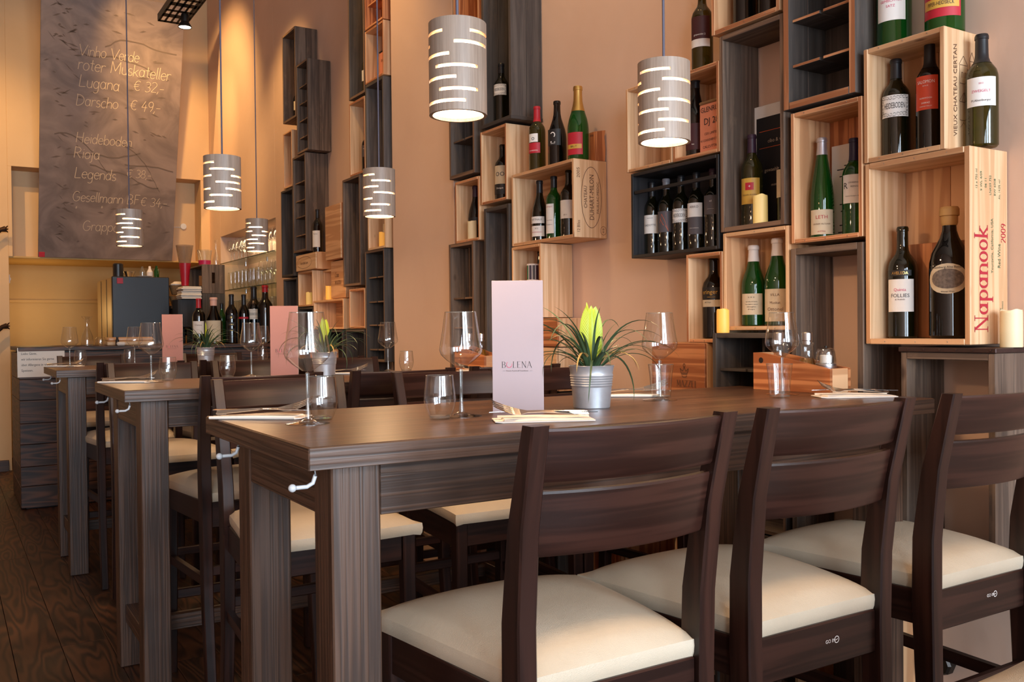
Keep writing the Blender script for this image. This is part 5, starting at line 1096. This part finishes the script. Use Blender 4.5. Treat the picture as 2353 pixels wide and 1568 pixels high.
# ================================================================== PLANTS
def make_plant():
    t = thing('potted_bromeliad', None, 'potted plant', group='bromeliads in zinc pots on the tables')
    pr = [(0, .001), (.041, .0), (.0425, .002), (.0462, .048), (.0466, .050)]
    z = .050
    for k in range(5): pr += [(.0485+.0005*k, z+.0025), (.0470+.0006*k, z+.0052)]; z += .0056
    pr += [(.0492, z+.003), (.0520, .0955), (.0535, .0975), (.0525, .0985), (.051, .096), (.045, .06), (.044, .058)]
    MB().lathe(pr, 48).build('zinc_pot', ZINC, t); MB().lathe([(0, .084), (.0495, .083)], 24).build('soil', SOIL, t)
    rnd = random.Random(11)
    def leafmesh(L, rise, droop, w, s0=.5):
        pts = []; n = 14; a = R_(rise); x = 0; z = 0; vs = []; fs = []
        for i in range(n+1):
            f = i/n; ww = 1.55*w*(1-f)**.7*(.55+.45*min(1, f*6)); vs += [(x, -ww, z+ww*.5), (x, 0, z), (x, ww, z+ww*.5)]
            x += L/n*math.cos(a); z += L/n*math.sin(a); a -= R_(droop)/n*(.4+1.2*f)
        for i in range(n):
            for k in (0, 1): q = i*3+k; fs.append([q, q+3, q+4, q+1])
        return MB().add(vs, fs, 0, 'x', True)
    shapes = [leafmesh(.21, 68, 130, .0034), leafmesh(.26, 58, 125, .0034), leafmesh(.18, 48, 100, .0036), leafmesh(.24, 42, 170, .0032), leafmesh(.14, 55, 60, .0040), leafmesh(.19, 75, 60, .0034)]
    base = [sh.build('leaf', LEAF, t, (0, 0, .086)) for sh in shapes]
    for b in base: b.rotation_euler = (0, 0, rnd.uniform(0, 6.28))
    for k in range(38):
        b = base[k % 6]; c = b.copy(); COL.objects.link(c); c.parent = t
        a = k*2.399; c.location = (.016*math.cos(a), .016*math.sin(a), .086); c.rotation_euler = (rnd.uniform(-.15, .15), rnd.uniform(-.22, .22), a); s = rnd.uniform(.7, 1.15); c.scale = (s, s, s)
    for k in range(5):
        c = leafmesh(.16, 50, 150, .0038).build('dry_leaf', LEAF2, t, (0, 0, .086)); c.rotation_euler = (0, 0, k*1.31+.4); c['label'] = 'yellowed dry leaf'
    # feather-shaped flower spike with overlapping bracts, flat side to the camera
    fx = MB(); fx.tube([(0, 0, .084), (.0, 0, .15), (.002, 0, .225)], [.004, .0035, .002], 6); fx.build('spike_stem', LEAF, t)
    co = MB(); vs = []; n = 12
    for i in range(n+1):
        f = i/n; w = .0275*math.sin(PI*min(1, f*.9+.05))**.8*(1-.25*f)+.0003; vs += [(-w, .0006, .098+.118*f), (0, -.003*math.sin(PI*f), .098+.120*f), (w, .0006, .098+.118*f)]
    co.add(vs, [[i*3+k, i*3+k+1, i*3+k+4, i*3+k+3] for i in range(n) for k in (0, 1)], 0, 'z', True).build('spike_core', BRACT, t)
    f0 = MB(); n = 8; vs = []; fs = []
    for i in range(n+1):
        f = i/n; w = .0085*math.sin(PI*min(1, f*.88+.12))**.75+.0002; cx_, cz_ = .024*f**1.15, .040*f
        vs += [(cx_-w*.85, -.001-.0015*f, cz_+w*.5), (cx_, -.0035*math.sin(PI*f)-.0012, cz_), (cx_+w*.85, -.001, cz_-w*.5)]
    for i in range(n):
        for k in (0, 1): q = i*3+k; fs.append([q, q+1, q+4, q+3])
    f0.add(vs, fs, 0, 'z', True); b0 = f0.build('bract', BRACT, t); cnt = 0
    for k in range(17):
        f = k/16; z = .096+.104*f; s = .50+.62*math.sin(PI*min(1, .16+f*.72))
        for sd in (-1, 1, 0):
            if sd == 0 and k % 2: continue
            c = b0 if cnt == 0 else b0.copy()
            if cnt: COL.objects.link(c); c.parent = t
            cnt += 1; c.location = (sd*.0005, -.0022+.0022*f-(.0012 if sd == 0 else 0), z); c.scale = ((sd or 1)*1.12*s, 1, s*(.86+.22*f)); c.rotation_euler = (0, R_(sd*-14*f) if sd else R_(-31), 0)
    c = b0.copy(); COL.objects.link(c); c.parent = t; c.location = (-.004, 0, .205); c.scale = (.35, 1, 1.0); c.rotation_euler = (0, R_(-20), 0)
    return t
pl = make_plant(); pl.location = (1.278, 1.713, ZT); pl.rotation_euler = (0, 0, R_(-30)); pl['label'] = 'potted bromeliad with lime feather flower on the front table'
dup(pl, (1.335, 3.62, ZT), R_(20), 'potted bromeliad on the second table, behind the big wine glass'); dup(pl, (1.305, 5.5, ZT), R_(70), 'potted bromeliad on the farthest table before the bar bottles')
# ================================================================== MENUS
def make_menu(mat, gap=.016):
    t = thing('menu_card', None, 'menu', group='menu cards standing on the tables'); w, h = .114, .292
    def panel(name, ang, m, x):
        mb = MB().box((0, -.0008, 0), (w, .0008, h), bev=.0006); o = mb.build(name, m, t, (x, 0, 0)); o.rotation_euler = (0, 0, ang); return o
    o = panel('front_panel', 0, mat, -w/2); panel('back_panel', R_(9), LW, -w/2); panel('inner_panel', R_(4.5), PAPER, -w/2)
    y = -.0009
    decal('logo_lettering', strokes('B', .05, True), INK, o, (.0265, y, .105), (1, 0, 0), (0, 0, 1), .0135, 'c', .0004)
    decal('logo_lettering', strokes('LENA', .05, True), INK, o, (.0675, y, .105), (1, 0, 0), (0, 0, 1), .0135, 'c', .0004, wmax=.046)
    lines(o, 'logo_ring', [arc(.0375, .105, .0062, .0066, 120, 380, 20), arc(.0373, .105, .0058, .0062, 150, 330, 14)], .0004, INKP, lambda x, z: (x, y-.0004, z))
    decal('logo_lettering', bfont('Osteria Austria & Freundinnen'), INK, o, (.055, y, .0915), (1, 0, 0), (0, 0, 1), .0028, 'c', .0004, wmax=.05)
    for x in (.023, .083): MB().box((x, y-.0004, .0912), (x+.006, y-.0001, .0915), bev=.00005).build('logo_rule', INK, o)
    return t
m1 = make_menu(MENU); m1.location = (1.0870, 1.729, ZT); m1.rotation_euler = (0, 0, R_(-32.5)); m1['label'] = 'tall pale lilac menu card standing on the front table'
m2 = make_menu(MENU2); m2.location = (1.215, 3.77, ZT); m2.rotation_euler = (0, 0, R_(-26)); m2['label'] = 'tall menu card coloured lamplit salmon on the second table'
dup(m2, (1.14, 5.6, ZT), R_(-20), 'tall menu card coloured lamplit salmon on the farthest table, before the refrigerator')
# ================================================================== NAPKINS AND CUTLERY
def make_napkin():
    mb = MB()
    mb.loft([[(-.10, -.034, 0), (-.10, .034, 0), (-.10, .034, .0025), (-.10, -.034, .0025)], [(.085, -.042, 0), (.085, .042, 0), (.085, .042, .003), (.085, -.042, .003)], [(.10, -.036, .001), (.10, .036, .001), (.10, .036, .003), (.10, -.036, .003)]], 'x')
    mb.loft([[(-.098, -.030, .0028), (-.098, .030, .0028), (-.098, .026, .0036), (-.098, -.026, .004)], [(.02, -.036, .0032), (.02, .036, .0032), (.02, .030, .006), (.02, -.032, .0068)], [(.083, -.030, .0032), (.083, .036, .0032), (.08, .03, .006), (.08, -.03, .006)]], 'x')
    mb.tube([(-.1, -.034, .0032), (0, -.038, .0042), (.088, -.042, .004)], [.003, .004, .0038], 10)
    return mb
def make_fork():
    mb = MB(); secs = []
    for x, w, z in ((-.10, .0055, .002), (-.095, .0068, .0022), (-.05, .0050, .006), (0, .0030, .010), (.03, .0032, .010), (.045, .009, .010), (.058, .0118, .0125), (.064, .0118, .0145)):
        secs.append([(x, -w, z), (x, w, z), (x, w, z+.0018), (x, -w, z+.0018)])
    mb.loft(secs, 'x')
    for k in range(4):
        y = -.0098+k*.00655; mb.loft([[(x, y+a*q, z+b) for a, b in ((-1, 0), (1, 0), (1, .0015), (-1, .0015))] for x, z, q in ((.063, .0145, .0021), (.080, .0210, .0019), (.098, .0300, .0014), (.105, .0345, .0007))], 'x')
    return mb
def make_knife():
    mb = MB(); secs = []
    for x, y0, y1, z in ((-.11, -.005, .005, .0015), (-.10, -.0062, .0062, .0015), (-.02, -.0045, .0045, .0035), (0, -.003, .003, .005), (.01, -.009, .004, .005), (.07, -.010, .005, .004), (.10, -.004, .005, .003), (.108, .002, .005, .0025)):
        secs.append([(x, y0, z), (x, y1, z), (x, y1, z+.0016), (x, y0, z+.0010)])
    return mb.loft(secs, 'x')
nap0 = make_napkin().build('folded_napkin', PAPER); fork0 = make_fork().build('fork', CUTL); kn0 = make_knife().build('table_knife', CUTL); firstset = True
def setting(x, y, r, lb, zt=ZT, flip=1):
    global firstset
    obs = []
    for o, dz, dr, dx, dy, nm, cat in ((nap0, .0005, 0, 0, 0, 'white folded napkin', 'napkin'), (fork0, .0105, .16, .005, .004, 'fork lying on the napkin', 'fork'), (kn0, .0145, -.10, .0, -.002, 'knife lying across the fork', 'knife')):
        c = o if firstset else o.copy()
        if not firstset: COL.objects.link(c)
        cx = dx*math.cos(r)-dy*math.sin(r); cy = dx*math.sin(r)+dy*math.cos(r)
        c.location = (x+cx, y+cy, zt+dz); c.rotation_euler = ((.55 if r < 1 else -.55) if cat == 'fork' else 0, 0, r+dr*flip); tag(c, nm+' '+lb, cat, {'napkin': 'folded napkins', 'fork': 'forks', 'knife': 'table knives'}[cat]+' at the place settings')
    firstset = False
setting(.575, 1.945, R_(-38), 'at the far left corner of the front table', flip=1); setting(1.02, 1.53, R_(155), 'before the lilac menu'); setting(1.56, 1.94, R_(-38), 'behind the zinc pot of the front table'); setting(2.00, 1.55, R_(150), 'before the condiment box of the front table')
setting(.585, 3.66, R_(-38), 'at the left end of the second table'); setting(1.45, 3.72, R_(-38), 'right of the plant on the second table'); setting(2.0, 3.50, R_(150), 'at the wall end of the second table'); setting(.58, 5.72, R_(-38), 'at the left end of the farthest table')
# ================================================================== CONDIMENT BOXES
def caddy(label, x0, y0, items=True):
    t = thing('condiment_box', label, 'condiment box', (x0, y0, ZT)); L_ = .275; w = .085; hl, hh = .068, .108; th = .010
    for x in (0, w-th):
        sec = [[(xx, 0, .0005), (xx, L_, .0005), (xx, L_, hh), (xx, L_-.035, hh), (xx, 0, hl)] for xx in (x, x+th)]; MB().loft(sec, 'y').build('side_board', PINE3, t)
    MB().box((th, 0, .0005), (w-th, .012, hl), 'x').build('end_board', PINE, t); MB().box((th, L_-.012, .0005), (w-th, L_, hh), 'x').build('end_board', PINE, t); MB().box((th, .012, .0005), (w-th, L_-.012, .01), 'y').build('base_board', PINE3, t)
    MB().lathe([(0, -.0005), (.0085, -.0005)], 20, c=(0, L_-.03, hh-.022), ax='x').build('finger_hole_shade', plain('hole_shadow', (30, 18, 12), .9), t)  # flat dark disc drawn for the shade inside the hole
    return t
def cruet(label, loc, liq):
    t = thing('oil_cruet', label, 'cruet', loc)
    MB().lathe([(0, 0), (.029, 0), (.030, .004), (.029, .05), (.021, .078), (.0165, .092), (.0165, .118), (.019, .124), (.019, .128)], 28).build('glass_body', GLASS, t)
    MB().lathe([(0, .002), (.028, .002), (.0285, .05), (.0205, .077), (.0175, .084), (0, .084)], 24).build('liquid', liq, t)
    MB().lathe([(0, .122), (.013, .122), (.013, .132), (.0145, .134), (.0145, .154), (.012, .157), (0, .157)], 24).build('steel_stopper', STEEL, t); return t
def saltlight(label, loc):
    t = thing('glass_tealight_holder', label, 'tealight holder', loc)
    MB().lathe([(0, 0), (.027, 0), (.028, .002), (.028, .022), (.027, .023), (0, .023)], 28).build('chrome_base', STEEL, t)
    MB().lathe([(0, .024), (.016, .024), (.0165, .044), (.013, .0465), (0, .046)], 20).build('white_tealight', LW, t)
    MB().lathe([(.0275, .0235), (.0275, .035), (.0245, .056), (.021, .063), (.012, .066), (0, .0665)], 28).build('glass_dome', GLASS, t); MB().lathe([(.0265, .0235), (.0262, .035), (.023, .055), (.018, .060), (0, .062)], 28).build('inner_dome', GLASS, t)
    MB().lathe([(0, .0665), (.004, .0665), (.004, .071), (0, .072)], 10).build('dark_knob', BLKM, t); return t
caddy('orange pine condiment box with sloping sides on the front table', 2.032, 1.652)
cruet('oil cruet with golden oil and steel stopper in the front condiment box', (2.0745, 1.765, ZT+.0105), OIL); cruet('dark vinegar cruet at the tall end of the front condiment box', (2.0745, 1.868, ZT+.0105), VIN)
saltlight('glass-domed tealight holder with chrome base at the low end of the front condiment box', (2.0745, 1.70, ZT+.058)); MB().box((-.03, -.03, 0), (.03, .03, .047), bev=.002).build('riser_block', PINE3, None, (0, 0, 0)); bpy.data.objects['riser_block'].location = (2.0745, 1.70, ZT+.0107); tag(bpy.data.objects['riser_block'], 'small wooden block under the tealight holder in the front condiment box', 'block')
caddy('orange pine condiment box on the second table, left of the lilac menu', 2.025, 3.50)
cruet('golden oil cruet in the condiment box of the second table', (2.0675, 3.60, ZT+.0105), OIL); cruet('vinegar cruet in the condiment box of the second table', (2.0675, 3.71, ZT+.0105), VIN)
caddy('orange pine condiment box at the wall end of the farthest table', 2.02, 5.46)
cruet('oil cruet in the condiment box of the farthest table', (2.0625, 5.66, ZT+.0105), OIL); saltlight('glass tealight holder with chrome base on the farthest table', (1.985, 5.42, ZT+.0005))

bpy.context.view_layer.update()
